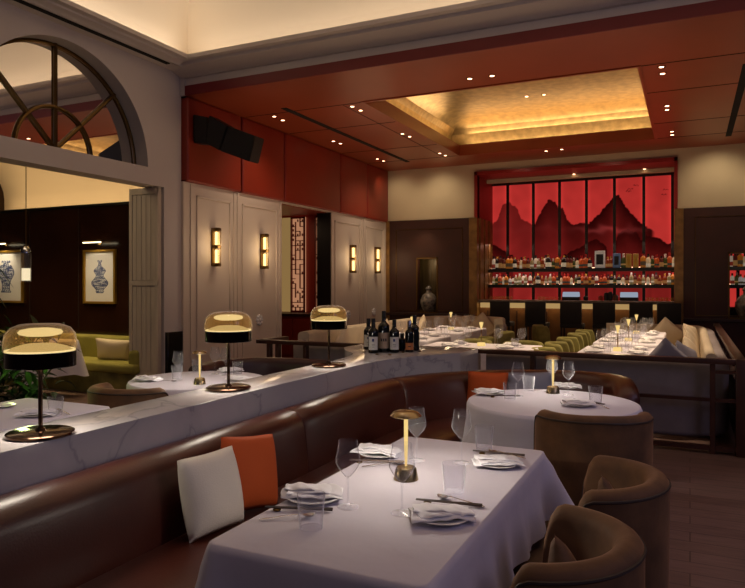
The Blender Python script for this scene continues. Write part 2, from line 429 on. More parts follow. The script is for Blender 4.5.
# fanlight window: mirrored glass with bronze glazing bars
struct(MB().box(WX - TH - .03, WX - TH + .05, AC - AR, AC + AR, SZ, SZ + AR).build('window_1', 'mirror', smooth=False))
m = MB(); xb = WX - TH + .065
def bar(y0, z0, y1, z1, r=.024):
    m.tube([(xb, y0, z0), (xb, y1, z1)], r, 6)
for a in (90, 45, 135): bar(AC, SZ + .02, AC + (AR - .0) * math.cos(R(a)), SZ + (AR - .0) * math.sin(R(a)))
m.tube([(xb, AC + .50 * math.cos(R(a)), SZ + .50 * math.sin(R(a))) for a in range(0, 181, 6)], .024, 6)
m.tube([(xb, AC + (AR - .02) * math.cos(R(a)), SZ + (AR - .02) * math.sin(R(a))) for a in range(0, 181, 6)], .02, 6)
struct(m.build('window_1_glazing_bars', 'old_brass'))
# wood leaf standing open in the opening
dr = thing('folding_door', 'pale grey wooden folding door leaf standing open beside the white arch wall', 'door', (WX - .02, OY1 - .03, 0))
m = MB().box(-.50, 0, -.05, 0, 0, 2.77)
for k in range(5): m.box(-.45 + k * .082, -.45 + k * .082 + .074, -.057, -.05, 1.55, 2.68, .003, 1).box(-.45 + k * .082, -.45 + k * .082 + .074, -.057, -.05, .35, 1.47, .003, 1)
m.build('leaf', 'cream_fabric', dr, smooth=False)
m = MB(); 
for a_, b_, c_, d_ in ((-.50, -.45, 0, 2.77), (-.05, 0, 0, 2.77), (-.50, 0, 2.69, 2.77), (-.50, 0, 1.48, 1.54), (-.50, 0, 0, .3)): m.box(a_, b_, -.066 - .002 * (b_ - a_ > .3), -.05, c_, d_ - .001 * (b_ - a_ < .3))
m.build('stile_frame', 'cream_fabric', dr, smooth=False)
M['cream_fabric_door'] = mat('cream_fabric_door', '#c4b8a4', .65, var=.08, vscale=20, stretch=(1, 1, .1))
for ch in dr.children: ch.data.materials[0] = M['cream_fabric_door']
# black stone dado on the narrow pier
struct(MB().box(WX - .02, WX + .05, OY1 + .02, FY - .02, 0, .86, .005, 1).build('baseboard_left_pier', 'marble_black'))
# ------------------------------------------------ left side room
DWY = 7.42
struct(MB().box(-11, -6.55, DWY, DWY + .08, 0, 2.68).build('wall_side_room', 'dark_gloss' if 'dark_gloss' in M else 'dark_panel', smooth=False))
mat('dark_gloss', '#2c170d', .2, var=.2, vscale=2)
bpy.data.objects['wall_side_room'].data.materials[0] = M['dark_gloss']
for x in (-7.45, -8.55, -9.65): struct(MB().box(x - .006, x + .006, DWY - .004, DWY, .8, 2.68).build('trim_side_room_seam', 'groove', smooth=False))
struct(MB().box(-11, -6.55, DWY - .015, DWY + .09, 2.68, 2.72).build('trim_side_room_cap', 'black_satin', smooth=False))
m = MB(); pr = [(7.95, 2.2), (7.95, 3.0)] + [(7.95 - 1.2 * (1 - math.cos(R(a))), 3.0 + .75 * math.sin(R(a))) for a in range(10, 91, 10)] + [(3, 3.75), (2, 3.75)]
m.loft([[Vector((x, y, z)) for y, z in pr] for x in (-11, -6.56)], closed_ring=False)
struct(m.build('ceiling_side_room', 'vault', ang=30))
struct(MB().box(-11.1, -11, 1, 8, 0, 3.8).build('wall_side_room_left', 'dark_gloss', smooth=False))
area('side_room_fill', (-8.0, 5.2, 3.6), (0, 0, 0), 2, 1.5, 22, '#ffe0b4')  # added warm fill to brighten the door leaf, no fixture
area('side_cove_light', (-8.7, 7.65, 2.66), (R(180), 0, 0), 4.2, .1, 15, '#ffd8a0')
def picture(u0, u1, v0, v1, kind, label):
    a = VY(u0, v0, DWY - .03); c = VY(u1, v1, DWY - .03); cx = (a.x + c.x) / 2; w_ = c.x - a.x; hh = a.z - c.z
    t = thing('framed_picture', label, 'picture', (cx, DWY, c.z))
    m = MB(); f = .035
    m.box(-w_/2, w_/2, -.035, 0, 0, f).box(-w_/2, w_/2, -.035, 0, hh - f, hh).box(-w_/2, -w_/2 + f, -.035, 0, f, hh - f).box(w_/2 - f, w_/2, -.035, 0, f, hh - f)
    m.build('frame', 'picture_gold', t, smooth=False)
    nx, nz = 90, 130; me = bpy.data.meshes.new('print'); vs = []; cols = []
    W2 = w_/2 - f; Hh = hh - 2 * f
    def rad(s):   # vase outline, s 0 bottom .. 1 top
        if kind == 0: return .30 * (math.exp(-((s - .30) / .20) ** 2)) + .19 * math.exp(-((s - .68) / .11) ** 2) + (.05 if s < .95 else .09) + (.06 if s < .06 else 0)
        return .14 + .17 * math.exp(-((s - .62) / .22) ** 2) + (.05 if s < .05 else 0) - (.08 if .86 < s < .93 else 0)
    for j in range(nz):
        for i in range(nx):
            x = (i / (nx - 1) * 2 - 1); z = j / (nz - 1); vs.append((x * W2, -.012, f + z * Hh))
            s = (z - .17) / .66; col = (.80, .76, .70)
            if 0 < s < 1:
                r_ = rad(s)
                if abs(x) < r_ * 1.7:
                    q = math.sin(x * 23 + 3 * math.sin(s * 31)) * math.sin(s * 38 + 2.5 * math.cos(x * 17)) 
                    edge = abs(x) > r_ * 1.7 - .05; band = (s * 9) % 1 < .14
                    col = (.035, .05, .14) if (q > -.12 or edge or band) else (.62, .62, .64)
            cols.append(col + (1,))
    fs = [(j * nx + i, j * nx + i + 1, (j + 1) * nx + i + 1, (j + 1) * nx + i) for j in range(nz - 1) for i in range(nx - 1)]
    me.from_pydata(vs, [], fs); ca = me.color_attributes.new('Col', 'FLOAT_COLOR', 'POINT')
    for i, cc in enumerate(cols): ca.data[i].color = cc
    me.materials.append(M['print_paper']); o = bpy.data.objects.new('print', me); C.objects.link(o); o.parent = t
    pl = thing('picture_light', 'slim brass picture light above ' + ('the right-hand vase picture' if kind == 0 else 'the left-hand vase picture'), 'lamp', (cx, DWY, a.z + .10))
    MB().tube([(0, 0, 0), (0, -.10, .03), (0, -.16, .02)], .012).lathe([(0, 0), (.03, 0), (.03, .015), (0, .015)], (0, 0, 0), 12, Matrix.Rotation(R(90), 4, 'X')).build('arm', 'gold', pl)
    MB().tube([(-.2, -.16, .02), (.2, -.16, .02)], .016).build('head', 'gold', pl)
    MB().box(-.18, .18, -.172, -.150, -.006, .004).build('led_strip', 'glow_picture', pl)
    spot('picture_spot', (cx, DWY - .22, a.z + .10), (cx, DWY, c.z + hh * .45), 11, '#ffecc8', 110, 1, .03)
picture(83, 115, 250, 304, 0, 'gold-framed print of a blue and white double gourd vase')
picture(-12, 22.5, 251, 303, 1, 'gold-framed print of a tall blue and white jar at left edge')
# pendant
pp = VY(26, 282, 6.35)
t = thing('pendant_light', 'small glass cylinder pendant on a thin cord glowing at its base', 'lamp', pp)
MB().tube([(0, 0, .5), (0, 0, 3.75 - pp.z)], .006, 6).build('cord', 'old_brass', t)
MB().lathe([(0, .50), (.02, .50), (.05, .47), (.065, .45), (.065, .40), (0, .40)], n=20).build('cap', 'chrome', t)
MB().lathe([(.065, .40), (.065, .0), (.0, .0)], n=20).build('glass_cylinder', 'clear_glass', t)
MB().lathe([(0, .02), (.055, .02), (.055, .19), (0, .19)], n=20).build('bulb', 'glow_soft', t)
# ------------------------------------------------ panelled wall
def wallseg(name, y0, y1, z0, z1, mt, x=LX, th=.1): return MB().box(x - th, x, y0, y1, z0, z1)
def yu(u, X=LX): return VX(u, 284, X).y
PB = 2.90
y_a, y_b, y_c, y_d = FY, yu(236.4), yu(281.5), yu(331)
y_e, y_f = yu(363), DY
struct(MB().box(LX - .1, LX, FY - .001, y_c, 0, PB).box(LX - .1, LX, y_d, DY, 0, PB).box(LX - .1, LX, y_c, y_d, PB - .02, PB).build('wall_left_panelled', 'panel_white', smooth=False))
def panel(name, y0, y1):
    m = MB(); i = .14
    ya, yb2, za, zb = y0 + i, y1 - i, .25, PB - .16
    for a_, b_, c_, d_ in ((ya, yb2, za, za + .035), (ya, yb2, zb - .035, zb), (ya, ya + .035, za, zb), (yb2 - .035, yb2, za, zb)):
        m.box(LX - .01, LX + .018, a_, b_, c_, d_, .007, 1)
    m.box(LX - .01, LX + .03, y0 + .01, y1 - .01, 0, .16, .006, 1)
    m.box(LX - .01, LX + .014, y0 + .012, y0 + .075, .16, PB - .01, .004, 1).box(LX - .01, LX + .014, y1 - .075, y1 - .012, .16, PB - .01, .004, 1)
    struct(m.build(name, 'panel_white'))
segs = [(y_a + .12, y_b), (y_b, y_c), (y_d, y_e), (y_e, y_f - .02)]
for k, s_ in enumerate(segs): panel('trim_wall_panel', *s_)
# red upper band, cushioned panels
joints = [FY, yu(239), yu(282), yu(338), yu(365), DY]
for k, (a_, b_) in enumerate(zip(joints, joints[1:])):
    struct(MB().box(LX - .1, LX + .06, a_ + .018, b_ - .018, PB, CZ, .035, 3).build('trim_red_upper_panel', 'red_wall'))
struct(MB().box(LX - .1, LX + .02, FY + .02, DY, PB + .01, CZ).build('wall_left_red_backing', 'groove', smooth=False))
# sconces
def sconce(u, v0, v1, label):
    a = VX(u, v0, LX); c = VX(u, v1, LX); h_ = a.z - c.z
    t = thing('wall_sconce', label, 'lamp', (LX, a.y, c.z), 0, 'brass wall sconces')
    MB().box(.0, .03, -.045, .045, 0, h_, .01).build('backplate', 'old_brass', t)
    for zz in (0, h_ / 2 - .02, h_ - .05):
        MB().lathe([(0, 0), (.058, 0), (.062, .01), (.062, .04), (.05, .05), (0, .05)], (.07, 0, zz), 18).build('collar', 'old_brass', t)
    for zz in (.05, h_ / 2 + .03):
        MB().lathe([(.045, 0), (.045, h_ / 2 - .08)], (.07, 0, zz), 18).build('glass_tube', 'lens_glass', t)
        MB().lathe([(0, 0), (.028, 0), (.028, h_ / 2 - .09), (0, h_ / 2 - .09)], (.07, 0, zz), 12).build('bulb', 'glow_tube', t)
    for s_ in (-1, 1): MB().tube([(.115, s_ * .03, .02), (.115, s_ * .03, h_ - .02)], .005, 6).build('guard_rod', 'old_brass', t)
    point('sconce_glow', (LX + .20, a.y, (a.z + c.z) / 2), 3.2, '#ffdcb0', .10)
sconce(213, 228, 266.5, 'brass twin-tube wall sconce on the white panel nearest the speaker')
sconce(261.5, 234, 269, 'brass twin-tube wall sconce on the white panel left of the lattice doorway')
sconce(350.5, 245, 273, 'brass twin-tube wall sconce on the first white panel right of the doorway')
sconce(375.3, 247, 273.3, 'brass twin-tube wall sconce on the white panel beside the far corner')
def rosette(u, v, label):
    a = VX(u, v, LX)
    t = tag(MB().build('wall_rosette', 'porcelain'), label, 'ornament', 'wall rosettes')
    b = MB()
    for k in range(8):
        aa = k * PI / 4; b.lathe([(0, 0), (.03, .0), (.034, .012), (.02, .03), (0, .034)], (0, .058 * math.cos(aa), .058 * math.sin(aa)), 10, Matrix.Rotation(R(90), 4, 'Y'))
    b.lathe([(0, 0), (.035, 0), (.03, .03), (0, .042)], (0, 0, 0), 12, Matrix.Rotation(R(90), 4, 'Y'))
    for f in b.bm.faces: f.smooth = True
    b.bm.to_mesh(t.data); b.bm.free(); t.location = (LX, a.y, a.z)
rosette(259, 320, 'white flower rosette low on the panel left of the lattice doorway')
rosette(348, 315, 'white flower rosette on the first panel right of the doorway')
rosette(373.5, 312, 'white flower rosette on the panel beside the far corner')
# ------------------------------------------------ doorway with lattice screens
struct(MB().box(LX - .3, LX - .0, y_d - .02, y_d + .0, 0, PB - .03).build('door_1_jamb_far', 'black_satin', smooth=False))
struct(MB().box(-8.7, LX - .1, y_c - .6, y_d + .5, PB - .03, PB + .05).build('ceiling_doorway', 'red_wall', smooth=False))
struct(MB().box(-8.8, -8.7, y_c - .6, y_d + .6, 0, PB).build('wall_doorway_back', 'olive_wall', smooth=False))
struct(MB().box(-8.7, LX - .1, y_c - .62, y_c - .6, 0, PB).build('wall_doorway_near', 'red_wall', smooth=False))
SY = y_d + .12
struct(MB().box(-8.7, LX - .2, SY + .10, SY + .16, 0, PB).build('wall_doorway_far', 'red_wall', smooth=False))
def sx_(u): return VY(u, 284, SY).x
zb_, zt_ = VY(300, 312, SY).z, VY(300, 217, SY).z
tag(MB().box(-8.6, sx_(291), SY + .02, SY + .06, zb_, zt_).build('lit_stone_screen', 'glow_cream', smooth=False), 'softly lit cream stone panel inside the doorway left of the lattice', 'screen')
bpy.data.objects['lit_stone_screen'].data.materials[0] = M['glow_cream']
def lattice(xa, xb, label):
    t = thing('lattice_screen', label, 'screen', ((xa + xb) / 2, SY, zb_), 0, 'red lattice screens')
    w_ = xb - xa; h_ = zt_ - zb_
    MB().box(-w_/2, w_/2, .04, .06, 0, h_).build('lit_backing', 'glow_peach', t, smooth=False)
    m = MB(); bt = .007
    m.box(-w_/2, -w_/2 + .02, -.02, .03, 0, h_).box(w_/2 - .02, w_/2, -.02, .03, 0, h_).box(-w_/2, w_/2, -.02, .03, 0, .03).box(-w_/2, w_/2, -.02, .03, h_ - .03, h_)
    nx = max(1, round(w_ / .09)); cw = w_ / nx; nz = int(h_ / .09); ch = h_ / nz
    for j in range(nz):
        for i in range(nx):
            if rnd.random() < .62: m.box(-w_/2 + i * cw, -w_/2 + (i + 1) * cw, -.012, .02, j * ch - bt, j * ch + bt)
            if rnd.random() < .62: m.box(-w_/2 + i * cw - bt, -w_/2 + i * cw + bt, -.012, .02, j * ch, (j + 1) * ch)
            if rnd.random() < .3: m.box(-w_/2 + (i + .5) * cw - bt, -w_/2 + (i + .5) * cw + bt, -.012, .02, j * ch, (j + .5) * ch)
    m.build('fretwork', 'lattice_red', t, smooth=False)
lattice(sx_(291), sx_(304.5), 'red fretwork lattice screen glowing in the doorway, wide left one')
lattice(sx_(315), sx_(319.5), 'narrow red fretwork lattice strip beside the black door jamb')
cb = thing('sideboard', 'dark red sideboard below the lit lattice inside the doorway', 'cabinet', (-7.1, SY - .25, 0))
MB().box(-1.2, .65, -.25, .3, .08, zb_ - .06, .005).build('carcass', 'lattice_red', cb, smooth=False); MB().box(-1.25, .66, -.28, .32, zb_ - .06, zb_ - .01, .004).build('top', 'dark_wood', cb, smooth=False)
for k in range(3): MB().box(-.55 + k * .4, -.18 + k * .4, -.27, -.24, .14, zb_ - .12, .008).build('door', 'lattice_red', cb, smooth=False)
area('doorway_light', (-7.2, 10.4, 2.8), (0, 0, 0), .5, .5, 3, '#ffd4a8')
# ------------------------------------------------ far wall (bar front)
TZ = 3.87
struct(MB().box(LX, OX0, DY, DY + .12, 2.92, CZ).box(OX0, OX1, DY, DY + .12, TZ, CZ).box(OX1, 6, DY, DY + .12, 2.92, CZ).build('wall_back', 'cream_wall', smooth=False))
wl = VY(418, 259, DY); wr = VY(437, 310, DY)
LZ = VY(430, 313, DY).z
nx0, nx1, nz1 = wl.x, wr.x, wl.z
m = MB().box(LX, nx0, DY - .03, DY + .1, 0, 2.92).box(nx1, OX0 - .18, DY - .03, DY + .1, 0, 2.92).box(nx0, nx1, DY - .03, DY + .1, nz1, 2.92).box(nx0, nx1, DY - .03, DY + .1, 0, LZ)
rx0 = VY(729.7, 284, DY).x; rx1 = rx0 + (nx1 - nx0); 
m.box(OX1 + .16, rx0, DY - .03, DY + .1, 0, 2.92).box(rx1, 6, DY - .03, DY + .1, 0, 2.92).box(rx0, rx1, DY - .03, DY + .1, nz1, 2.92).box(rx0, rx1, DY - .03, DY + .1, 0, LZ)
struct(m.build('wall_back_dark_panelling', 'dark_panel', smooth=False))
def goldframe(x0, x1, z0, z1, w_=.012, y=DY - .04):
    m = MB()
    m.box(x0, x1, y, y + .02, z0, z0 + w_).box(x0, x1, y, y + .02, z1 - w_, z1).box(x0, x0 + w_, y, y + .02, z0, z1).box(x1 - w_, x1, y, y + .02, z0, z1); return m
struct(goldframe(VY(396.5, 284, DY).x, VY(463, 284, DY).x, LZ + .05, VY(396.5, 230, DY).z).build('trim_panel_bead_left', 'old_brass', smooth=False))
struct(goldframe(VY(695, 284, DY).x, 4.0, LZ + .05, VY(695, 217, DY).z).build('trim_panel_bead_right', 'old_brass', smooth=False))
struct(goldframe(nx0 - .03, nx1 + .03, LZ, nz1 + .03, .03).build('trim_niche_frame_left', 'old_brass', smooth=False))
struct(goldframe(rx0 - .03, rx1 + .03, LZ, nz1 + .03, .03).build('trim_niche_frame_right', 'old_brass', smooth=False))
struct(MB().box(LX, OX0 - .18, DY - .10, DY, LZ - .06, LZ, .01).build('trim_ledge_left', 'dark_wood', smooth=False))
struct(MB().box(OX1 + .16, 6, DY - .10, DY, LZ - .06, LZ, .01).build('trim_ledge_right', 'dark_wood', smooth=False))
struct(MB().box(nx0 - .2, nx1 + .2, DY + .35, DY + .4, 0, 3).build('wall_niche_back', 'niche_glass', smooth=False))
struct(MB().box(nx0 - .1, nx1 + .1, DY, DY + .35, LZ - .05, LZ).box(rx0 - .1, rx1 + .1, DY, DY + .35, LZ - .05, LZ).build('trim_niche_sill', 'dark_wood', smooth=False))
struct(MB().box(LX, LX + .10, DY - .05, DY, 0, 2.92).build('trim_bronze_strip', 'bronze_column', smooth=False))
for x, lab in (((nx0 + nx1) / 2, 'mottled stone bottle vase in the left wall niche'), ((rx0 + rx1) / 2 + .05, 'round mottled stone vase in the right wall niche')):
    s_ = 1.0
    tag(MB().lathe([(0, 0), (.09, 0), (.10, .02), (.15, .10), (.19, .22), (.185, .30), (.13, .40), (.06, .45), (.05, .50), (.07, .53), (.06, .56), (.02, .60), (0, .60)], n=28).build('stone_vase', 'vase_stone'), lab, 'vase').location = (x, DY + .08, LZ)
# opening: bronze pilasters, red reveal
for xa, xb2 in ((OX0 - .18, OX0), (OX1, OX1 + .16)):
    struct(MB().box(xa, xb2, DY - .05, DY + .12, 0, 2.92, .006, 1).build('trim_pilaster', 'bronze_column'))
m = MB(); 
for k in range(3): m.box(OX0 - .02, OX0 + .02, DY + .14 + k * .36, DY + .42 + k * .36, 0, 2.92, .01, 1)
m.box(OX0 - .06, OX0 - .01, DY + .1, BY, 0, 2.92)
struct(m.build('trim_reveal_left', 'bronze_column'))
struct(MB().box(OX0 - .06, OX0, DY - .06, BY, 2.92, TZ + .02).box(OX1, OX1 + .06, DY - .06, BY, 2.92, TZ + .02).box(OX0 - .06, OX1 + .06, DY - .06, DY + .7, TZ - .05, TZ + .02).build('trim_red_portal', 'red_frame', smooth=False))
struct(MB().box(OX0, OX1, DY + .7, BY, TZ - .02, TZ + .05).box(OX0, OX1, DY + .70, DY + .80, TZ - .13, TZ, .01).build('ceiling_bar', 'cream_wall', smooth=False))
struct(MB().box(OX1, OX1 + .06, DY + .1, DY + .5, 0, 2.92).build('trim_reveal_right', 'bronze_column'))
struct(MB().box(-6, 3, BY + .03, BY + .1, 0, CZ).build('wall_bar_back', 'black_satin', smooth=False))
# backlit mural
cr = lambda x, y: (470 + x / 3.239, 150 + y / 3.239)
layers = [
 ([(40,260),(60,250),(90,225),(105,175),(125,168),(150,185),(165,220),(190,235),(215,250)], .62, 90),
 ([(195,270),(220,215),(240,180),(255,160),(275,165),(290,195),(300,185),(315,225),(330,240),(370,232),(385,250)], .78, 90),
 ([(370,250),(380,240),(410,215),(440,180),(465,150),(480,142),(500,175),(530,210),(560,240),(600,262)], .92, 90),
 ([(40,300),(80,305),(120,330),(150,345)], .95, 60),
 ([(290,345),(340,320),(380,300),(410,285),(440,310),(455,345)], .9, 60),
 ([(455,345),(470,300),(480,265),(510,252),(540,265),(555,290),(575,345)], .97, 70),
 ([(545,300),(570,275),(610,285),(640,302),(700,290)], .9, 60),
 ([(200,345),(240,300),(280,295),(330,290),(350,300)], .6, 60)]
MZ0, MZ1 = 1.05, 3.80
nxm, nzm = 380, 240; vs = []; cols = []
from mathutils import noise
XM0, XM1 = -4.3, 1.6
for j in range(nzm):
    for i in range(nxm):
        x = XM0 + (XM1 - XM0) * i / (nxm - 1); z = MZ0 + (MZ1 - MZ0) * j / (nzm - 1); vs.append((x, BY, z))
        # position on the mural in drawing units
        Dx = x * CA + BY * SA; Dd = -x * SA + BY * CA
        px = (CU + FPX * Dx / Dd - 470) * 3.239; py = (HV - FPX * (z - H) / Dd - 150) * 3.239
        nz_ = noise.noise(Vector((px * .03, py * .03, 0))); n2 = noise.noise(Vector((px * .12, py * .12, 3)))
        k = 1 - .12 * nz_; dark = 0
        for pl_, al, fade in layers:
            if pl_[0][0] <= px <= pl_[-1][0]:
                for (xa, ya), (xb2, yb2) in zip(pl_, pl_[1:]):
                    if xa <= px <= xb2:
                        s_ = ya + (yb2 - ya) * (px - xa) / (xb2 - xa) + 5 * n2 + 4 * nz_
                        if py > s_:
                            e_ = min(1, (py - s_) / 3); ends = min(1, (px - pl_[0][0]) / 12, (pl_[-1][0] - px) / 12)
                            dark = max(dark, min(.97, al * 1.2) * e_ * ends * math.exp(-(py - s_) / (fade * 6.5)))
        mist = .28 * math.exp(-((py - 258 - 14 * nz_) / 9) ** 2) * max(.1, math.exp(-((px - 450) / 90) ** 2)); dark *= (1 - mist)
        base = (.62, .038, .032)
        for bx, by in ((520, 128), (536, 116), (628, 146), (634, 130), (514, 135)):
            if abs(px - bx) < 9 and abs(py - by + 3 * abs(math.sin(abs(px - bx) * .35))) < 1.3: dark = max(dark, .75)
        col = tuple(c_ * k * (1 - dark) for c_ in base)
        led = min(abs(px - q_) for q_ in (63, 122, 205, 290, 377, 468, 563, 655)); lg_ = 1 + .55 * math.exp(-max(0, led - 4) / 5) - .12 * max(0, (230 - py) / 100)  # LED glow beside the posts painted into the mural colour
        col = (col[0] * lg_, col[1] * lg_, col[2] * lg_); col = (col[0], col[1] + .04 * mist, col[2] + .04 * mist); cols.append(col + (1,))
me = bpy.data.meshes.new('mountain_mural')
me.from_pydata(vs, [], [(j * nxm + i, j * nxm + i + 1, (j + 1) * nxm + i + 1, (j + 1) * nxm + i) for j in range(nzm - 1) for i in range(nxm - 1)])
ca = me.color_attributes.new('Col', 'FLOAT_COLOR', 'POINT')
for i, cc in enumerate(cols): ca.data[i].color = cc
me.materials.append(M['mural_light']); o = bpy.data.objects.new('backlit_mural', me); C.objects.link(o)
tag(o, 'glowing red backlit mural of misty black mountains behind the bar', 'mural')
# back bar: posts + shelves
bb = thing('back_bar_shelving', 'black bar shelving with tall posts and two lit shelves before the red mural', 'shelf', (0, BY, 0))
SHY0 = BY - .45
for u in (489.5, 507.7, 533.3, 559.5, 586.4, 614.4, 643.8, 672.5, 704, 738):
    x = VY(u, 284, BY - .05).x
    MB().box(x - .028, x + .028, -.07, -.01, 1.1, 3.78).build('post', 'black_satin', bb, smooth=False)
MB().box(-4.1, 1.6, -.08, -.01, 3.74, 3.80).build('top_rail', 'black_satin', bb, smooth=False)
s1 = VY(580, 268.3, BY - .2).z; s2 = VY(580, 284.6, BY - .2).z
for z in (s1, s2):
    sh = MB().box(-4.1, 1.6, -.45, -.02, z - .07, z).build('shelf', 'black_satin', bb, smooth=False)
    MB().box(-4.1, 1.6, -.07, -.05, z, z + .02).build('light_strip', 'glow_shelf', sh, smooth=False)
MB().box(-4.1, 1.6, -.5, -.02, 0, 1.05).build('base_cabinet', 'black_satin', bb, smooth=False)
area('shelf_light', (-2, BY - .30, s1 + .55), (0, 0, 0), 4.2, .1, 9, '#ffd0b4')
area('shelf_light', (-2, BY - .32, s1 - .09), (0, 0, 0), 4.2, .1, 4.5, '#ffd4c4')
# bottles
variants = []
BC = ['#c9b48a', '#7a2f10', '#b06a22', '#3a3f1c', '#d8c8b0', '#1a1210', '#a84a20', '#8a7a50', '#50201a', '#c8c0b8']
BN = ['pale gold', 'red-brown', 'amber', 'dark green', 'clear cream', 'black', 'copper', 'olive', 'deep red', 'frosted white']
for k, (c_, nm) in enumerate(zip(BC, BN)):
    glass_m = mat('bottle_' + str(k), c_, .2, emis=c_, estr=.22)  # self-glow put in to brighten bottles and labels
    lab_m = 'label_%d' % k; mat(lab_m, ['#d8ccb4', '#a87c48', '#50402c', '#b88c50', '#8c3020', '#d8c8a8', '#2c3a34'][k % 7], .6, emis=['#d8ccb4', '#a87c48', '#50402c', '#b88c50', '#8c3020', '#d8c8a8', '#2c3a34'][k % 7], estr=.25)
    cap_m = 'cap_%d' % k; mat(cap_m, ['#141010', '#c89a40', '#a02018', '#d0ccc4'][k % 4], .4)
    r_ = .036 + .012 * ((k * 7) % 4) / 3; h_ = .20 + .045 * ((k * 5) % 5) / 4; bh = h_ * (.62 + .05 * (k % 3))
    m = MB(); m.lathe([(0, 0), (r_, 0), (r_, bh), (r_ * .85, bh + .02), (.013, bh + .045), (.013, h_ - .03), (0, h_ - .03)], n=10)
    m.mi = 1; m.lathe([(r_ * 1.04, bh * (.12 + .07 * (k % 4))), (r_ * 1.04, bh * (.52 + .08 * (k % 3)))], n=10)
    m.mi = 2; m.lathe([(0, h_ + .02), (.017, h_ + .02), (.017, h_ - .035), (0, h_ - .035)], n=8)
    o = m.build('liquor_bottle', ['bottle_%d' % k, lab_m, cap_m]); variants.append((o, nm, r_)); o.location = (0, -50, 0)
first = set()
def put_bottle(k, x, y, z, where, grp, s=1):
    src, nm, r_ = variants[k]
    if k in first: o = src.copy(); C.objects.link(o)
    else: o = src; first.add(k)
    o.location = (x, y, z); o.scale = (s, s, s)
    tag(o, '%s liquor bottle standing on the %s' % (nm, where), 'bottle', '%s bottles on the %s' % (nm, where))
boxes = [(414, 420, .30, .62), ]
for row, (z, where, tallp) in enumerate(((s1, 'upper lit bar shelf', 1.15), (s2, 'lower lit bar shelf', .95))):
    x = -4.0
    while x < 1.45:
        u_ = CU + FPX * ((x * CA + (BY - .2) * SA) / (-x * SA + (BY - .2) * CA))
        k = rnd.randrange(10)
        if not (row == 0 and (593 < u_ < 607 or 611.5 < u_ < 622 or 625 < u_ < 640)):
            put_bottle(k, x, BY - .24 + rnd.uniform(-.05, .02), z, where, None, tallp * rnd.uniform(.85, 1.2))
        x += rnd.uniform(.062, .095)
def carton(u0, u1, v0, col, label, name='gift_box'):
    xa, xb2 = VY(u0, 284, BY - .3).x, VY(u1, 284, BY - .3).x; h_ = VY(u0, v0, BY - .3).z - s1
    t = thing(name, label, 'box', ((xa + xb2) / 2, BY - .3, s1)); w_ = xb2 - xa
    mat('carton_' + col, '#' + col, .5, emis='#' + col, estr=.12)  # faint self-glow put into the carton colour
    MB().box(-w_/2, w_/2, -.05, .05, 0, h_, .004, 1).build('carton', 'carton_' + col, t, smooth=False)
    MB().box(-w_/2 + .03, w_/2 - .03, -.054, -.05, h_ * .2, h_ * .8).build('printed_panel', 'label_ink' if col != 'b88a3c' else 'picture_gold', t, smooth=False)
carton(595, 605, 251, 'd8d0c4', 'white upright gift box on the upper bar shelf')
carton(613, 620.5, 253.5, '5a7090', 'blue gift box with dark front on the upper bar shelf')
carton(626, 631.5, 254, 'b88a3c', 'left one of two gold gift boxes on the upper bar shelf')
carton(633, 638.5, 254, 'b88a3c', 'right one of two gold gift boxes on the upper bar shelf')
# bar counter
BCZ = VY(580, 300.5, DY + .1).z
bc = thing('bar_counter', 'long bar counter with pale top and glowing underlit front', 'bar', (0, DY + .1, 0))
MB().box(OX0 + .03, OX1 - .0, -.18, .35, BCZ - .06, BCZ, .01).build('counter_top', 'bar_top', bc, smooth=False)
MB().box(OX0 + .03, OX1 - .0, -.02, .30, .05, BCZ - .17).build('front_panel', 'bar_wood', bc, smooth=False)
MB().box(OX0 + .03, OX1 - .0, .0, .3, BCZ - .17, BCZ - .06).build('lit_band', 'glow_bar', bc, smooth=False)
for x in [OX0 + .2 + k * .62 for k in range(7)]:
    MB().box(x - .01, x + .01, -.03, -.015, .1, BCZ - .23).build('front_batten', 'dark_wood', bc, smooth=False)
area('bar_glow_light', ((OX0 + OX1) / 2, DY - .02, BCZ - .08), (0, 0, 0), 3.8, .05, 7, '#ffd8a4')
def on_bar(u): return VY(u, 284, DY + .28).x
for u, lab in ((571, 'chrome topped ice well on the bar, left one'), (629, 'chrome topped ice well on the bar, right one')):
    t = thing('ice_bin', lab, 'appliance', (on_bar(u), DY + .3, BCZ))
    MB().box(-.17, .17, -.1, .1, 0, .07, .01).build('base', 'black_satin', t); 
    MB().loft([[Vector((x, -.09 + .18 * (1 - math.cos(PI * k / 10)) / 2, .07 + .10 * math.sin(PI * k / 10))) for k in range(11)] for x in (-.16, .16)], closed_ring=False).build('lid', 'glow_lid', t)
gp = MB().lathe([(.024, 0), (.032, .07)], n=10).lathe([(0, 0), (.024, 0)], n=10).build('bar_glass', 'lens_glass'); used_gp = [False]
for u0, n in ((492, 12), (540, 8), (648, 12)):
    for k in range(n):
        o = gp if not used_gp[0] else gp.copy()
        if used_gp[0]: C.objects.link(o)
        used_gp[0] = True
        o.location = (on_bar(u0) + (k % 6) * .085, DY + .18 + .1 * (k // 6), BCZ)
        tag(o, 'upturned bar glass standing in rows on the bar counter', 'glass', 'bar glasses on the counter')
mat('bar_red', '#a03018', .5)
for k, (u, hgt, mt) in enumerate(((601, .10, 'bar_red'), (606.5, .16, 'black_satin'), (610.5, .18, 'black_satin'), (616, .12, 'bar_wood'), (586, .09, 'black_satin'))):
    lab = ['red napkin holder on the bar', 'black shaker on the bar, left of a pair', 'black shaker on the bar, right of a pair', 'brown bitters caddy on the bar', 'low black tray holder on the bar'][k]
    tag(MB().lathe([(0, 0), (.045, 0), (.05, hgt * .7), (.03, hgt), (0, hgt)], n=12).build('bar_container', mt), lab, 'container').location = (on_bar(u), DY + .25, BCZ)
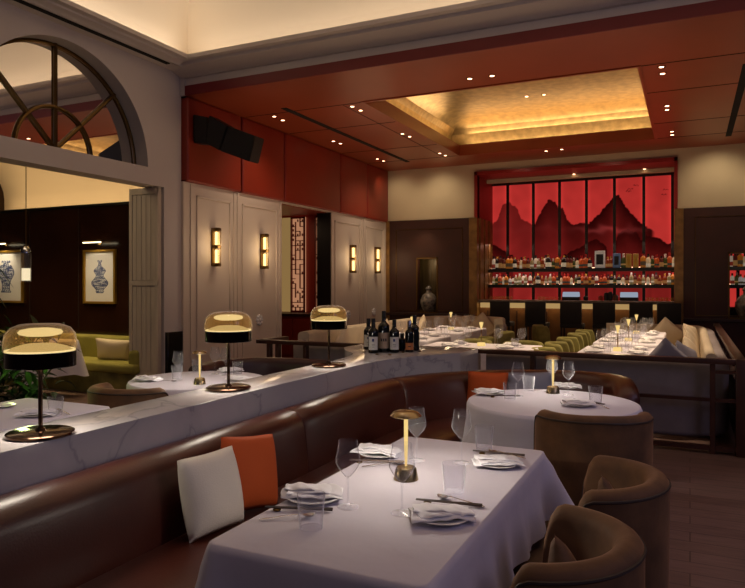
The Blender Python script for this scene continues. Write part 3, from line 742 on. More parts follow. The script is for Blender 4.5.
# bar stools
st = thing('bar_stool', '', 'stool', (0, 0, 0)); 
MB().box(-.2, .2, -.22, -.17, .74, 1.16, .02).build('backrest', 'stool_black', st); MB().box(-.21, .21, -.2, .2, .66, .75, .03).build('seat', 'stool_black', st)
for sx in (-1, 1):
    for sy in (-1, 1): MB().box(sx * .18 - .015, sx * .18 + .015, sy * .17 - .015, sy * .17 + .015, 0, .68).build('leg', 'black_satin', st, smooth=False)
MB().box(-.18, .18, -.18, -.165, .25, .28).box(-.18, .18, .165, .18, .25, .28).build('foot_rail', 'old_brass', st, smooth=False)
for k, (u, lab) in enumerate(((500, 'black high-backed bar stool, leftmost at the bar'), (535.5, 'black high-backed bar stool, second from the left'), (571, 'black high-backed bar stool in front of the left ice well'),
        (604, 'black high-backed bar stool, third from the right'), (641, 'black high-backed bar stool, second from the right'), (669, 'black high-backed bar stool, rightmost at the bar'))):
    x = VY(u, 284, 13.1).x
    o = st if k == 0 else dup(st, (0, 0, 0)); o.location = (x, 13.28, 0); o['label'] = lab; o['group'] = 'bar stools'
# ------------------------------------------------ speaker
sp = thing('loudspeaker', 'black two-part loudspeaker on a bracket high on the red wall', 'speaker', (-6.0, 7.35, 3.3))
def spx(x, y): return VY(168.5 + x / 3.386, 79 + y / 3.386, 7.30)
def sprism(pts, y0, y1, name, mt):
    P = [spx(*p) for p in pts]; b = bmesh.new()
    A = [b.verts.new(Vector((p.x, p.y + y0, p.z)) - sp.location) for p in P]; B = [b.verts.new(Vector((p.x, p.y + y1, p.z)) - sp.location) for p in P]
    b.faces.new(A); b.faces.new(B[::-1]); n = len(P)
    for i in range(n): b.faces.new((A[i], B[i], B[(i + 1) % n], A[(i + 1) % n]))
    bmesh.ops.recalc_face_normals(b, faces=b.faces); bmesh.ops.bevel(b, geom=b.edges[:], offset=.01, segments=2, affect='EDGES')
    m = MB(); m._merge(b); return m.build(name, mt, sp)
sprism([(90, 122), (140, 132), (138, 222), (92, 218)], -.05, .10, 'rear_cabinet', 'black_plastic')
sprism([(152, 128), (215, 165), (187, 246), (143, 222)], -.10, .12, 'upper_cabinet', 'black_plastic')
sprism([(217, 165), (308, 198), (288, 283), (189, 247)], -.10, .12, 'front_cabinet', 'black_plastic')
sprism([(70, 145), (92, 145), (92, 155), (70, 155)], 0, .1, 'bracket', 'black_satin'); sprism([(70, 190), (92, 190), (92, 200), (70, 200)], 0, .1, 'bracket', 'black_satin')
# ------------------------------------------------ downlights
dlp = []
for x, y in ((251,141),(291,136),(40,191),(55,198),(130,240),(143,245),(197,275),(207,279),(388,271),(416,268),(595,120),(597,132),(605,190),(605,197),(614,236),(614,242)):
    dlp.append((330 + x / 1.795, y / 1.795))
for x, y in ((353,123),(382,136),(553,207),(577,215),(702,267),(723,274)): dlp.append((170 + x / 3.386, 80 + y / 3.386))
dlo = None
for k, (u, v) in enumerate(dlp):
    p = G(u, v, CZ)
    if dlo is None:
        dlo = thing('ceiling_downlight', 'small round downlight glowing in the red ceiling', 'downlight', (0, 0, 0), 0, 'ceiling downlights')
        MB().lathe([(.028, -.004), (.05, -.006), (.052, 0)], n=16).build('ring', 'old_brass', dlo); MB().lathe([(0, -.003), (.03, -.003)], n=16).build('lamp', 'glow_spot', dlo)
        dlo.location = p
    else: dup(dlo, p)
for u, v in ((330 + 353 / 1.795, 173 / 1.795), (330 + 384 / 1.795, 170 / 1.795)): dup(dlo, G(u, v, CZ + .685), label='small downlight set in the gold ceiling recess', group='recess downlights')
for u, v in ((509, 179.5), (574, 174), (644.5, 169)): dup(dlo, G(u, v, TZ - .055), label='small downlight in the red portal over the bar', group='portal downlights')
# ============================================================ banquettes, ledge
ledge = [(-2.2, -1.5), (-2.2, 4.35), (-2.17, 4.8), (-2.02, 5.2), (-1.80, 5.58), (-1.78, 6.05), (-2.95, 6.05), (-2.95, 5.6), (-2.82, 5.35), (-2.62, 5.12), (-2.53, 4.85), (-2.51, 4.5), (-2.51, -1.5)]
fr = catmull([(-2.2, 3.9), (-2.2, 4.35), (-2.16, 4.8), (-2.02, 5.2), (-1.80, 5.58)], 5); bk = catmull([(-2.95, 5.6), (-2.80, 5.34), (-2.60, 5.1), (-2.53, 4.8), (-2.51, 4.4)], 5)
LPTS = [(-2.2, -1.5)] + [tuple(p) for p in [(q.x, q.y) for q in [Vector((a.x, a.y, 0)) for a in fr]]] + [(-1.78, 6.05), (-2.95, 6.05)] + [(q.x, q.y) for q in bk] + [(-2.51, -1.5)]
LZT = .905
tag(MB().poly(LPTS, 0, LZT, .004).build('marble_ledge', 'marble'), 'long white veined marble ledge wall curving behind the brown leather banquette', 'divider')
# leather banquette: outer (ledge side) line
path = catmull([(-2.175, -1.2), (-2.175, 1), (-2.175, 3.3), (-2.175, 4.3), (-2.12, 4.74), (-1.95, 5.15), (-1.67, 5.47), (-1.36, 5.70), (-1.0, 5.83), (-.66, 5.82), (-.44, 5.64), (-.33, 5.32)], 8)
TB = .775
def back_prof(t):
    dz = 0; 
    if t > .93: dz = -.10 * ((t - .93) / .07) ** 2
    return [(0, .30), (0, TB - .03 + dz), (.02, TB - .005 + dz), (.06, TB + dz), (.12, TB - .01 + dz), (.16, TB - .045 + dz), (.175, TB - .09 + dz), (.185, .62), (.205, .47), (.205, .30)]
bq = thing('leather_banquette', 'long brown leather banquette along the marble ledge curving behind the round table', 'banquette', (0, 0, 0))
nP = len(path); cuts = [0, 13, 21, 33, 55, nP - 1]
cuts = sorted(set(min(nP - 1, c) for c in (0, 21, 33, 60, nP - 1)))
allr = sweep([(p.x, p.y) for p in path], back_prof, -1)
# seam positions measured along the wall: Y=3.26 and the curve start
def nearest(px, py): return min(range(nP), key=lambda i: (path[i].x - px) ** 2 + (path[i].y - py) ** 2)
seam1 = VX(290, 407, -2.10).y
fine = catmull([(-2.175, -1.2), (-2.175, 1), (-2.175, seam1), (-2.175, 4.3), (-2.12, 4.74), (-1.95, 5.15), (-1.67, 5.47), (-1.36, 5.70), (-1.0, 5.83), (-.66, 5.82), (-.44, 5.64), (-.33, 5.32)], 8)
allr = sweep([(p.x, p.y) for p in fine], back_prof, -1)
def shrink(ring, c, k): return [c + (p - c) * k for p in ring]
for a_, b_ in ((0, 16), (16, 32), (32, len(fine) - 1)):
    rs = allr[a_:b_ + 1]
    def endround(r0, r1):     # soft rounded ends so a seam shows between sections
        c = sum(r0, Vector()) / len(r0); d = (sum(r1, Vector()) / len(r1) - c).normalized()
        return [[c + (p - c) * .93 + d * .001 for p in r0], [p + d * .018 for p in r0]]
    e0 = endround(rs[0], rs[1]); e1 = endround(rs[-1], rs[-2])
    MB().loft(e0 + rs[1:-1] + e1[::-1]).build('back_panel', 'leather', bq, ang=50)
seatp = [(.20, .12), (.20, .42), (.24, .44), (.60, .445), (.66, .435), (.685, .40), (.68, .30), (.66, .12)]
MB().loft(sweep([(p.x, p.y) for p in fine], seatp, -1)).build('seat', 'leather', bq, ang=50)
MB().loft(sweep([(p.x, p.y) for p in fine], [(.02, 0), (.02, .32), (.62, .32), (.62, 0)], -1)).build('plinth', 'leather_dark', bq, ang=50)
# second leather arc behind the other round table
path2 = catmull([(-3.92, 4.55), (-3.98, 4.85), (-3.93, 5.15), (-3.72, 5.38), (-3.4, 5.46), (-3.0, 5.46)], 6)
b2 = thing('leather_banquette', 'dark brown leather curved banquette behind the round table left of the ledge', 'banquette', (0, 0, 0))
MB().loft(sweep([(p.x, p.y) for p in path2], rrect(0, .16, .3, .80, .06), -1)).build('back_panel', 'leather_dark', b2, ang=50)
MB().loft(sweep([(p.x, p.y) for p in path2], rrect(.15, .52, .05, .44, .03), -1)).build('seat', 'leather_dark', b2, ang=50)
# ============================================================ tables & cloths
def cloth_obj(name, pts, zt, drop, label, corners=(), flare=.02, fold=.018, nf=22, seed=1, group=None, cat='tablecloth'):
    """pts: dense CCW plan outline"""
    rr = random.Random(seed); n = len(pts); P = [Vector((x, y, 0)) for x, y in pts]
    nr = []
    for i in range(n):
        t = (P[(i + 1) % n] - P[i - 1]).normalized(); nr.append(Vector((t.y, -t.x, 0)))
    s = [0]
    for i in range(n): s.append(s[-1] + (P[(i + 1) % n] - P[i]).length)
    L = s[-1]; ph = [rr.uniform(0, 6.28) for _ in range(4)]
    rings = [[p * 1 + Vector((0, 0, zt)) for p in P]]
    K = 9
    for k in range(1, K + 1):
        t = k / K; ring = []
        for i in range(n):
            a = s[i] / L * 2 * PI
            f = math.sin(a * nf + ph[0] + 1.2 * math.sin(a * 3 + ph[1])) * .6 + math.sin(a * (nf * .43) // 1 + ph[2]) * .4
            off = .006 + flare * t + fold * t * t * (f + .6)
            dz = 0
            for cxp, cyp, amp in corners:
                d = math.hypot(P[i].x - cxp, P[i].y - cyp); g = math.exp(-(d / .07) ** 2)
                off += amp * g * t; dz -= .04 * g * t
            z = zt - .008 - (drop - .008) * (t ** 1.02) + (dz if k > 2 else 0)
            if k == 1: z = zt - .02; off = .010
            ring.append(P[i] + nr[i] * off + Vector((0, 0, z)))
        rings.append(ring)
    m = MB(); b = bmesh.new(); rs = [[b.verts.new(p) for p in r] for r in rings]
    # smaller inner ring keeps the top flat with a soft rolled edge
    c0 = sum(P, Vector()) / n; inn = [b.verts.new(c0 + (p - c0) * .985 + Vector((0, 0, zt + .001))) for p in P]
    b.faces.new(inn)
    for a, c in zip([inn] + rs, rs):
        for k in range(n): b.faces.new((a[k], a[(k + 1) % n], c[(k + 1) % n], c[k]))
    bmesh.ops.recalc_face_normals(b, faces=b.faces); m._merge(b)
    return tag(m.build(name, 'cloth', ang=75), label, cat, group)
def rect_pts(x0, x1, y0, y1, st=.02, r=.03):
    out = []
    cs = ((x1 - r, y0 + r, -90), (x1 - r, y1 - r, 0), (x0 + r, y1 - r, 90), (x0 + r, y0 + r, 180))
    for k, (cx, cy, a0) in enumerate(cs):
        for j in range(5): out.append((cx + r * math.cos(R(a0 + 22.5 * j)), cy + r * math.sin(R(a0 + 22.5 * j))))
        nx_, ny_, a1 = cs[(k + 1) % 4]
        sx, sy = out[-1]; ex, ey = nx_ + r * math.cos(R(a1)), ny_ + r * math.sin(R(a1)); d = math.hypot(ex - sx, ey - sy); n = max(2, int(d / st))
        for j in range(1, n): out.append((sx + (ex - sx) * j / n, sy + (ey - sy) * j / n))
    return out
def circ_pts(cx, cy, r, n=140): return [(cx + r * math.cos(2 * PI * k / n), cy + r * math.sin(2 * PI * k / n)) for k in range(n)]
def table_rect(x0, x1, y0, y1, label):
    t = thing('dining_table', label, 'table', ((x0 + x1) / 2, (y0 + y1) / 2, 0)); a, b_ = (x1 - x0) / 2 - .012, (y1 - y0) / 2 - .012
    MB().box(-a, a, -b_, b_, .71, .738, .004, 1).build('tabletop', 'dark_wood', t)
    for sy in (-1, 1): MB().lathe([(0, 0), (.2, 0), (.2, .015), (.03, .03), (.03, .71), (0, .71)], (0, sy * b_ * .55 if b_ > .5 else 0, 0), 16).build('leg', 'black_satin', t) if (b_ > .5 or sy == 1) else None
    return t
def table_round(cx, cy, r, label):
    t = thing('round_table', label, 'table', (cx, cy, 0))
    MB().lathe([(0, .71), (r - .02, .71), (r - .012, .738), (0, .738)], n=48).build('tabletop', 'dark_wood', t)
    MB().lathe([(0, 0), (.25, 0), (.25, .02), (.04, .035), (.04, .71), (0, .71)], n=20).build('leg', 'black_satin', t)
TZP = .75
# near table
q = [G(401.5, 437, TZP), G(207.7, 544, TZP), G(546, 449.6, TZP)]
NX0, NX1, NY0, NY1 = (q[0].x + q[1].x) / 2, q[2].x, q[1].y, (q[0].y + q[2].y) / 2
table_rect(NX0, NX1, NY0, NY1, 'rectangular dining table under the nearest white cloth beside the leather banquette')
cloth_obj('tablecloth', rect_pts(NX0, NX1, NY0, NY1), TZP, .27, 'white cloth draped over the nearest rectangular table', corners=((NX1, NY1, .15), (NX0, NY0, .07), (NX1, NY0, .10), (NX0, NY1, .05)), seed=3, fold=.022, nf=17)
# round table 1
a = G(465, 402, TZP); c = G(638.5, 402, TZP); r1c = (a + c) / 2; r1r = (c - a).length / 2 - .025
table_round(r1c.x, r1c.y, r1r, 'round dining table under a white cloth inside the banquette curve')
cloth_obj('tablecloth', circ_pts(r1c.x, r1c.y, r1r), TZP, .40, 'white cloth draped over the round table inside the banquette curve', seed=5, fold=.028, nf=19)
# round table 2
a = G(129, 381, TZP); c = G(265, 378, TZP); r2c = (a + c) / 2; r2r = (c - a).length / 2
table_round(r2c.x, r2c.y, r2r, 'round dining table under a white cloth on the far side of the marble ledge')
cloth_obj('tablecloth', circ_pts(r2c.x, r2c.y, r2r), TZP, .40, 'white cloth over the round table beyond the marble ledge', seed=6, fold=.026, nf=18)
# table 3 (left, partly hidden by the ledge)
table_rect(-3.95, -3.2, 1.55, 3.02, 'rectangular dining table under a white cloth at left edge behind the ledge')
cloth_obj('tablecloth', rect_pts(-3.95, -3.2, 1.55, 3.02), TZP, .40, 'white cloth on the rectangular table at left edge behind the ledge', seed=8, fold=.01)
# side room table
table_rect(-8.45, -7.42, 5.75, 6.45, 'table under a long white cloth before the yellow green banquette')
cloth_obj('tablecloth', rect_pts(-8.45, -7.42, 5.75, 6.45), TZP, .45, 'long white cloth on the table before the yellow green banquette', seed=9, fold=.02, nf=12, corners=((-7.42, 5.75, .12), (-7.42, 6.45, .1)))
# ============================================================ barrel chairs
def barrel(name, label, loc, rz, fab='velvet', seatf='velvet_seat', top=.80, ri=.215, th=.085, piping=True, group=None, half=99, cushion=None):
    t = thing(name, label, 'chair', loc, rz, group)
    A = half; n = 44; rings = []; crest = []
    for i in range(n + 1):
        d = -A + 2 * A * i / n; q_ = abs(d) / A
        zt = top - .015 * q_
        e = max(0, (q_ - .80) / .20); zt = .40 + (zt - .40) * math.sqrt(max(0, 1 - e ** 2.6)) if e > 0 else zt
        zt = max(zt, .42)
        taper = .012
        x, y = math.cos(R(d)), math.sin(R(d))
        hh = th / 2; rm = ri + hh; sec = []
        for k in range(9):
            a_ = PI * k / 8; sec.append((rm + hh * math.cos(a_) * 1.0, zt - hh + hh * math.sin(a_)))
        sec = [(ri + th - .03, .10), (ri + th - .005, .30)] + sec + [(ri, .30), (ri, .10)]
        rings.append([Vector((x * r_, y * r_, z)) for r_, z in sec]); crest.append(Vector((x * (ri + th * .98), y * (ri + th * .98), zt - hh * .75)))
    MB().loft(rings).build('back_shell', fab, t, ang=60)
    if piping: MB().tube(crest, .0055, 6).build('piping', 'piping', t)
    # seat: rounded cushion reaching out in front of the shell
    pts = [(ri * math.cos(R(d)) * .97, ri * math.sin(R(d)) * .97) for d in range(-90, 91, 10)] + [(-.22, ri * .97), (-.27, ri * .8), (-.28, 0), (-.27, -ri * .8), (-.22, -ri * .97)]
    MB().poly(pts, .10, .44, .025).build('seat', seatf, t, ang=60)
    MB().lathe([(0, .0), (ri + .02, 0), (ri + .04, .10), (0, .10)], n=28).build('plinth', 'black_satin', t)
    return t
def pillow_bm(w_, h_, th, seed=0, n=16):
    b = bmesh.new(); rr = random.Random(seed); o1, o2 = rr.uniform(0, 6), rr.uniform(0, 6)
    def pt(i, j, sgn):
        u = i / n * 2 - 1; v = j / n * 2 - 1
        e = (max(0, 1 - u ** 2) * max(0, 1 - v ** 2)) ** .42
        pinch = 1 - .055 * (1 - v * v) - .03 * (abs(u * v)) ** 6; pinch2 = 1 - .055 * (1 - u * u) - .03 * (abs(u * v)) ** 6
        z = sgn * th / 2 * e * (1 + .07 * math.sin(4 * u + o1) * math.sin(3 * v + o2))
        return Vector((u * w_ / 2 * pinch, z, v * h_ / 2 * pinch2))
    fr_ = [[b.verts.new(pt(i, j, 1)) for i in range(n + 1)] for j in range(n + 1)]
    bk_ = [[fr_[j][i] if (i in (0, n) or j in (0, n)) else b.verts.new(pt(i, j, -1)) for i in range(n + 1)] for j in range(n + 1)]
    for j in range(n):
        for i in range(n):
            b.faces.new((fr_[j][i], fr_[j][i + 1], fr_[j + 1][i + 1], fr_[j + 1][i]))
            b.faces.new((bk_[j][i], bk_[j + 1][i], bk_[j + 1][i + 1], bk_[j][i + 1]))
    bmesh.ops.recalc_face_normals(b, faces=b.faces); return b
def pillow(name, label, loc, w_, h_, th, mt, rz, tilt, roll=0, seed=0, group=None):
    m = MB(); m._merge(pillow_bm(w_, h_, th, seed)); o = m.build(name, mt, ang=80)
    o.location = loc; o.rotation_euler = (Matrix.Rotation(rz, 3, 'Z') @ Matrix.Rotation(tilt, 3, 'X') @ Matrix.Rotation(roll, 3, 'Y')).to_euler()
    return tag(o, label, 'pillow', group)
barrel('barrel_chair', 'brown velvet barrel chair nearest the camera at the rectangular table', (-.41, 1.97, 0), 0)
barrel('barrel_chair', 'brown velvet barrel chair second along the rectangular table', (-.365, 2.67, 0), R(4))
a = G(594, 412, .75)
barrel('barrel_chair', 'brown velvet barrel chair seen from behind at the round table', (-.47, 3.72, 0), R(-72), half=97, top=.85)
barrel('barrel_chair', 'brown velvet barrel chair beyond the marble ledge before the far round table', (-3.56, 3.56, 0), R(-92), half=108)
pillow('cushion', 'small olive velvet cushion standing in the nearest barrel chair', (-.30, 1.97, .57), .32, .32, .11, 'velvet', R(95), R(-14), R(45), 3)
pillow('cushion', 'small olive velvet cushion in the second barrel chair', (-.25, 2.66, .57), .32, .32, .11, 'velvet', R(95), R(-14), R(45), 4)
# pillows on main banquette (front towards +X)
pillow('throw_pillow', 'square off-white throw pillow leaning on the leather banquette', (-1.86, 2.31, .605), .325, .345, .15, 'pillow_white', R(82), R(-13), R(0), 1)
pillow('throw_pillow', 'square orange throw pillow leaning beside the off-white one', (-1.87, 2.60, .615), .32, .35, .15, 'pillow_orange', R(76), R(-14), R(7), 2)
a = G(487, 392, .57)
pillow('throw_pillow', 'orange throw pillow behind the round table on the curved banquette', (-1.48, 5.28, .64), .33, .33, .12, 'pillow_orange', R(24), R(14), R(2), 5)
pillow('throw_pillow', 'grey throw pillow beside the orange one behind the round table', (-1.16, 5.42, .64), .38, .33, .13, 'pillow_grey', R(10), R(14), R(-3), 6)
# ============================================================ table lamps
def dome_lamp(p, label):
    t = thing('dome_lamp', label, 'lamp', p, 0, 'dome lamps on the ledge')
    MB().lathe([(0, 0), (.118, 0), (.125, .004), (.125, .012), (.118, .016), (.02, .018), (.014, .03), (0, .03)], n=48).build('base', 'lamp_base', t)
    MB().lathe([(.0085, .016), (.0085, .30), (0, .30)], n=12).build('pole', 'lamp_base', t)
    MB().lathe([(.127, .270), (.130, .272), (.130, .331), (.126, .331)], n=48).build('shade_band', 'smoke_band', t)
    MB().lathe([(0, .318), (.124, .318), (.124, .327), (0, .330)], n=48).build('diffuser', 'glow_disc', t)
    MB().lathe([(0, .388), (.05, .390), (.075, .396), (.082, .404), (.074, .414), (.045, .420), (0, .422)], n=40).build('upper_reflection', 'glow_soft', t)  # glowing ellipsoid stands for the reflection in the dome top
    MB().lathe([(.1335, .332), (.1335, .365), (.127, .398), (.108, .423), (.075, .436), (0, .44)], n=48).build('glass_dome', 'dome_glass', t)
    MB().lathe([(.1275, .331), (.1275, .337), (.12, .337)], n=48).build('light_ring', 'glow_disc', t)
    MB().lathe([(.118, .332), (.10, .346), (.06, .358), (0, .362)], n=40).build('lower_glow', 'glow_mound', t)  # glowing cone puts the dome's lower light gradient into a shape
    point('lamp_glow', (0, 0, .38), 1.5, '#ffe6bc', .05, t); disk('lamp_downlight', (0, 0, .266), 2.6, '#fff0dc', .2, t)
    return t
def LG(u, v): return G(u, v, LZT + .001)
for (u, v), lab in (((41, 435), 'dome-shaded glass table lamp nearest the camera on the marble ledge'), ((228.5, 389), 'dome-shaded glass table lamp in the middle of the marble ledge'), ((327, 366), 'dome-shaded glass table lamp farthest along the ledge near the bottles')):
    p = LG(u, v); p.x = max(-2.36, min(p.x, -2.31)); dome_lamp(p, lab)
def mush_lamp(p, label, s=1, group=None, e=1.6):
    t = thing('table_lamp', label, 'lamp', p, 0, group)
    MB().lathe([(0, 0), (.048, 0), (.047, .004), (.040, .042), (.034, .048), (0, .048)], n=32).build('base', 'brass', t)
    MB().lathe([(.0042, .046), (.0042, .235), (0, .235)], n=12).build('stem', 'gold', t)
    MB().lathe([(0, .238), (.03, .238), (.058, .240), (.060, .243), (.046, .258), (.030, .263), (0, .264)], n=36).build('shade', 'brass', t)
    MB().lathe([(0, .2365), (.034, .2365)], n=24).build('diffuser', 'glow_disc', t)
    MB().lathe([(.0045, .05), (.0075, .12), (.0080, .234)], n=12).build('lit_column', 'glow_wine', t)
    disk('lamp_glow', (0, 0, .233), e, '#fff2e2', .085, t); t.scale = (s, s, s); return t
mush_lamp(G(406, 479, TZP + .002), 'small brass mushroom lamp on the nearest rectangular table', 1.0, None, 4.2)
mush_lamp(G(553, 393, TZP + .002), 'small brass mushroom lamp on the round table inside the banquette', .98, None, 4.4)
mush_lamp(G(199.7, 384, TZP + .002), 'small brass mushroom lamp on the round table beyond the ledge', .95, None, 4.4)
# ============================================================ tableware
Z0 = TZP + .0015
def make_glass(label):
    t = thing('wine_glass', label, 'glass', (0, 0, 0))
    MB().lathe([(.036, 0), (.034, .0025), (.006, .006)], n=32).lathe([(0, 0), (.036, 0)], n=32).build('foot', 'clear_glass', t)
    MB().lathe([(.006, .006), (.0035, .02), (.003, .07), (.0045, .098), (0, .102)], n=12).build('stem', 'clear_glass', t)
    MB().lathe([(0, .100), (.010, .104), (.030, .128), (.042, .150), (.041, .165), (.036, .19), (.031, .225)], n=32).build('bowl', 'clear_glass', t)
    return t
glass0 = make_glass('stemmed wine glass in front of the brass lamp on the nearest table'); g_used = [0]
def wineglass(p, label, group=None, s=1.0):
    if not g_used[0]: g_used[0] = 1; o = glass0; o.location = p; o.scale = (s,) * 3; o['label'] = label
    else: o = dup(glass0, p, 0, label, group, s)
    if group: o['group'] = group
    return o
tum0 = MB().lathe([(0, .004), (.033, .004), (.034, 0), (.035, 0), (.044, .105), (.043, .105), (.034, .008)], n=32).build('water_tumbler', 'clear_glass'); t_used = [0]
def tumbler(p, label, group=None, s=1.0):
    o = tum0 if not t_used[0] else tum0.copy()
    if t_used[0]: C.objects.link(o)
    t_used[0] = 1; o.location = p; o.scale = (s,) * 3; return tag(o, label, 'glass', group)
pl0 = MB().lathe([(0, .004), (.05, .004), (.085, .013), (.087, .015), (.084, .016), (.05, .008), (0, .007)], n=40).build('side_plate', 'porcelain'); p_used = [0]
def plate(p, label, group=None, s=1.0):
    o = pl0 if not p_used[0] else pl0.copy()
    if p_used[0]: C.objects.link(o)
    p_used[0] = 1; o.location = p; o.scale = (s,) * 3; return tag(o, label, 'plate', group)
def napkin_mesh(seed):
    rr = random.Random(seed); m = MB()
    def layer(cx, cy, ang, wx, wy, z0, puff):
        nx, ny = 20, 9; b = bmesh.new(); g = []; ph = rr.uniform(0, 6)
        ca_, sa_ = math.cos(ang), math.sin(ang)
        for j in range(2 * ny):
            row = []
            for i in range(nx + 1):
                u = i / nx * 2 - 1
                a_ = PI * 2 * (j / (2 * ny)); v = math.cos(a_); up = math.sin(a_)
                v = math.copysign(abs(v) ** .7, v)
                crease = .0022 * math.sin(u * 5 + ph + v * 1.5) + .0014 * math.sin(u * 11 + v * 4 + ph)
                z = z0 + puff * (.5 + .5 * up) + crease + .012 * max(0, abs(u) - .75) * (1 if u < 0 else -1) - .006 * u * u
                w_ = wy * (1 - .14 * u * (1 if seed % 2 else -1)) + .003 * math.sin(ph + u * 6)
                x = u * wx + .004 * math.sin(v * 3 + ph); y = v * w_ + .004 * math.sin(u * 3 + ph)
                row.append(b.verts.new((cx + x * ca_ - y * sa_, cy + x * sa_ + y * ca_, z)))
            g.append(row)
        n2 = len(g)
        for j in range(n2):
            for i in range(nx): b.faces.new((g[j][i], g[j][i + 1], g[(j + 1) % n2][i + 1], g[(j + 1) % n2][i]))
        for e_ in (0, nx): b.faces.new([g[j][e_] for j in range(n2)])
        bmesh.ops.recalc_face_normals(b, faces=b.faces); m._merge(b)
    layer(0, 0, 0, .100, .060, .011, .012)
    layer(.006, .006, R(rr.uniform(-9, 9)), .090, .050, .019, .011)
    layer(-.012, .010, R(rr.uniform(-16, 16)), .078, .036, .026, .010)
    return m.build('folded_napkin', 'napkin', ang=60)
naps = [napkin_mesh(k) for k in range(4)]; n_used = set()
def napkin(p, rz, k, label, group=None, s=1.0):
    o = naps[k] if k not in n_used else naps[k].copy()
    if k in n_used: C.objects.link(o)
    n_used.add(k); o.location = p + Vector((0, 0, .004)); o.rotation_euler = (0, 0, rz); o.scale = (s,) * 3; return tag(o, label, 'napkin', group)
def spoon_mesh():
    b = MB()
    rings = []
    prof = [(-.085, .004, .0015), (-.06, .005, .0018), (0, .003, .002), (.04, .003, .002), (.05, .006, .002), (.06, .014, .0045), (.073, .018, .007), (.086, .015, .0055), (.096, .004, .002)]
    for x, wy, hz in prof:
        zc = .004 + (.010 * (x + .085) / .13 if x < .045 else .010 - (.004 if .055 < x < .09 else 0))
        rings.append([Vector((x, wy * math.cos(2 * PI * k / 10), zc + hz * .35 * math.sin(2 * PI * k / 10) - (hz * (1 - (wy * math.cos(2 * PI * k / 10) / max(wy, 1e-4)) ** 2) if x > .05 else 0) * .8)) for k in range(10)])
    return b.loft(rings).build('spoon', 'steel', ang=60)
spoon0 = spoon_mesh(); sp_used = [0]
def spoon(p, rz, label, group=None):
    o = spoon0 if not sp_used[0] else spoon0.copy()
    if sp_used[0]: C.objects.link(o)
    sp_used[0] = 1; o.location = p; o.rotation_euler = (0, 0, rz); return tag(o, label, 'spoon', group)
def make_sticks():
    t = thing('chopsticks_on_rest', '', 'chopsticks', (0, 0, 0))
    for s_ in (-1, 1): MB().tube([(-.11, s_ * .004, .012), (.115, s_ * .006, .008)], [.0024, .0036], 8).build('chopstick', 'chopstick', t)
    MB().lathe([(0, 0), (.012, 0), (.014, .005), (.008, .009), (0, .009)], (-.07, 0, 0), 14).build('rest', 'old_brass', t); return t
st0 = make_sticks(); st_used = [0]
def sticks(p, rz, label, group=None):
    if not st_used[0]: st_used[0] = 1; o = st0; o.location = p; o.rotation_euler = (0, 0, rz); o['label'] = label
    else: o = dup(st0, p, rz, label, group)
    return o
def knife(p, rz, label):
    m = MB().loft([[Vector((x, y_ * w_, .003 + z_)) for y_, z_ in ((-1, 0), (-1, .002), (1, .002), (1, 0))] for x, w_ in ((-.10, .004), (-.02, .005), (0, .003), (.02, .006), (.08, .007), (.10, .001))])
    o = m.build('butter_knife', 'rose_steel'); o.location = p; o.rotation_euler = (0, 0, rz); return tag(o, label, 'knife')
# nearest table: positions read off the table top
def T(u, v): return G(u, v, Z0)
wineglass(T(402, 513.5), 'stemmed wine glass in front of the brass lamp on the nearest table', s=1.02)
wineglass(T(348, 507), 'stemmed wine glass near the napkin on the banquette side of the nearest table')
wineglass(T(416.5, 460.5), 'stemmed wine glass just behind the brass lamp on the nearest table')
wineglass(T(461.5, 463), 'stemmed wine glass at far right of the nearest table')
tumbler(T(311, 528), 'clear tumbler at the left front of the nearest table', s=1.0)
tumbler(T(454, 492), 'clear tumbler right of the brass lamp beside the spoon')
tumbler(T(484, 449), 'clear tumbler at the far right corner of the nearest table')
plate(T(314, 500), 'side plate under the napkin at the left of the nearest table', s=1.1)
napkin(T(312, 498), R(28), 0, 'folded white napkin at the left front of the nearest table', s=1.05)
plate(T(442, 520), 'side plate under the napkin right of the front wine glass', s=1.02)
napkin(T(442, 520), R(28), 1, 'folded white napkin at the right front of the nearest table', s=1.0)
plate(T(497, 466), 'side plate under the napkin at the far right of the nearest table')
napkin(T(497, 466), R(30), 2, 'folded white napkin at the far right of the nearest table', s=1.0)
plate(T(379, 456), 'side plate under the napkin at the far left of the nearest table')
napkin(T(378, 455), R(5), 3, 'folded white napkin at the far left of the nearest table', s=1.0)
sticks(T(448, 505), R(12), 'pair of chopsticks on a rest above the right front napkin')
spoon(T(462, 503), R(170), 'steel spoon beside the tumbler right of the brass lamp')
sticks(T(498, 455), R(8), 'pair of chopsticks on a rest beyond the far right napkin')
spoon(T(508, 456), R(165), 'steel spoon at the far right of the nearest table')
spoon(T(286, 519), R(35), 'steel spoon at the left edge of the nearest table by the tumbler')
sticks(T(298, 511), R(22), 'pair of chopsticks by the left front napkin')
spoon(T(382, 466), R(40), 'steel spoon before the far left napkin')
sticks(T(376, 463), R(22), 'pair of chopsticks before the far left napkin')
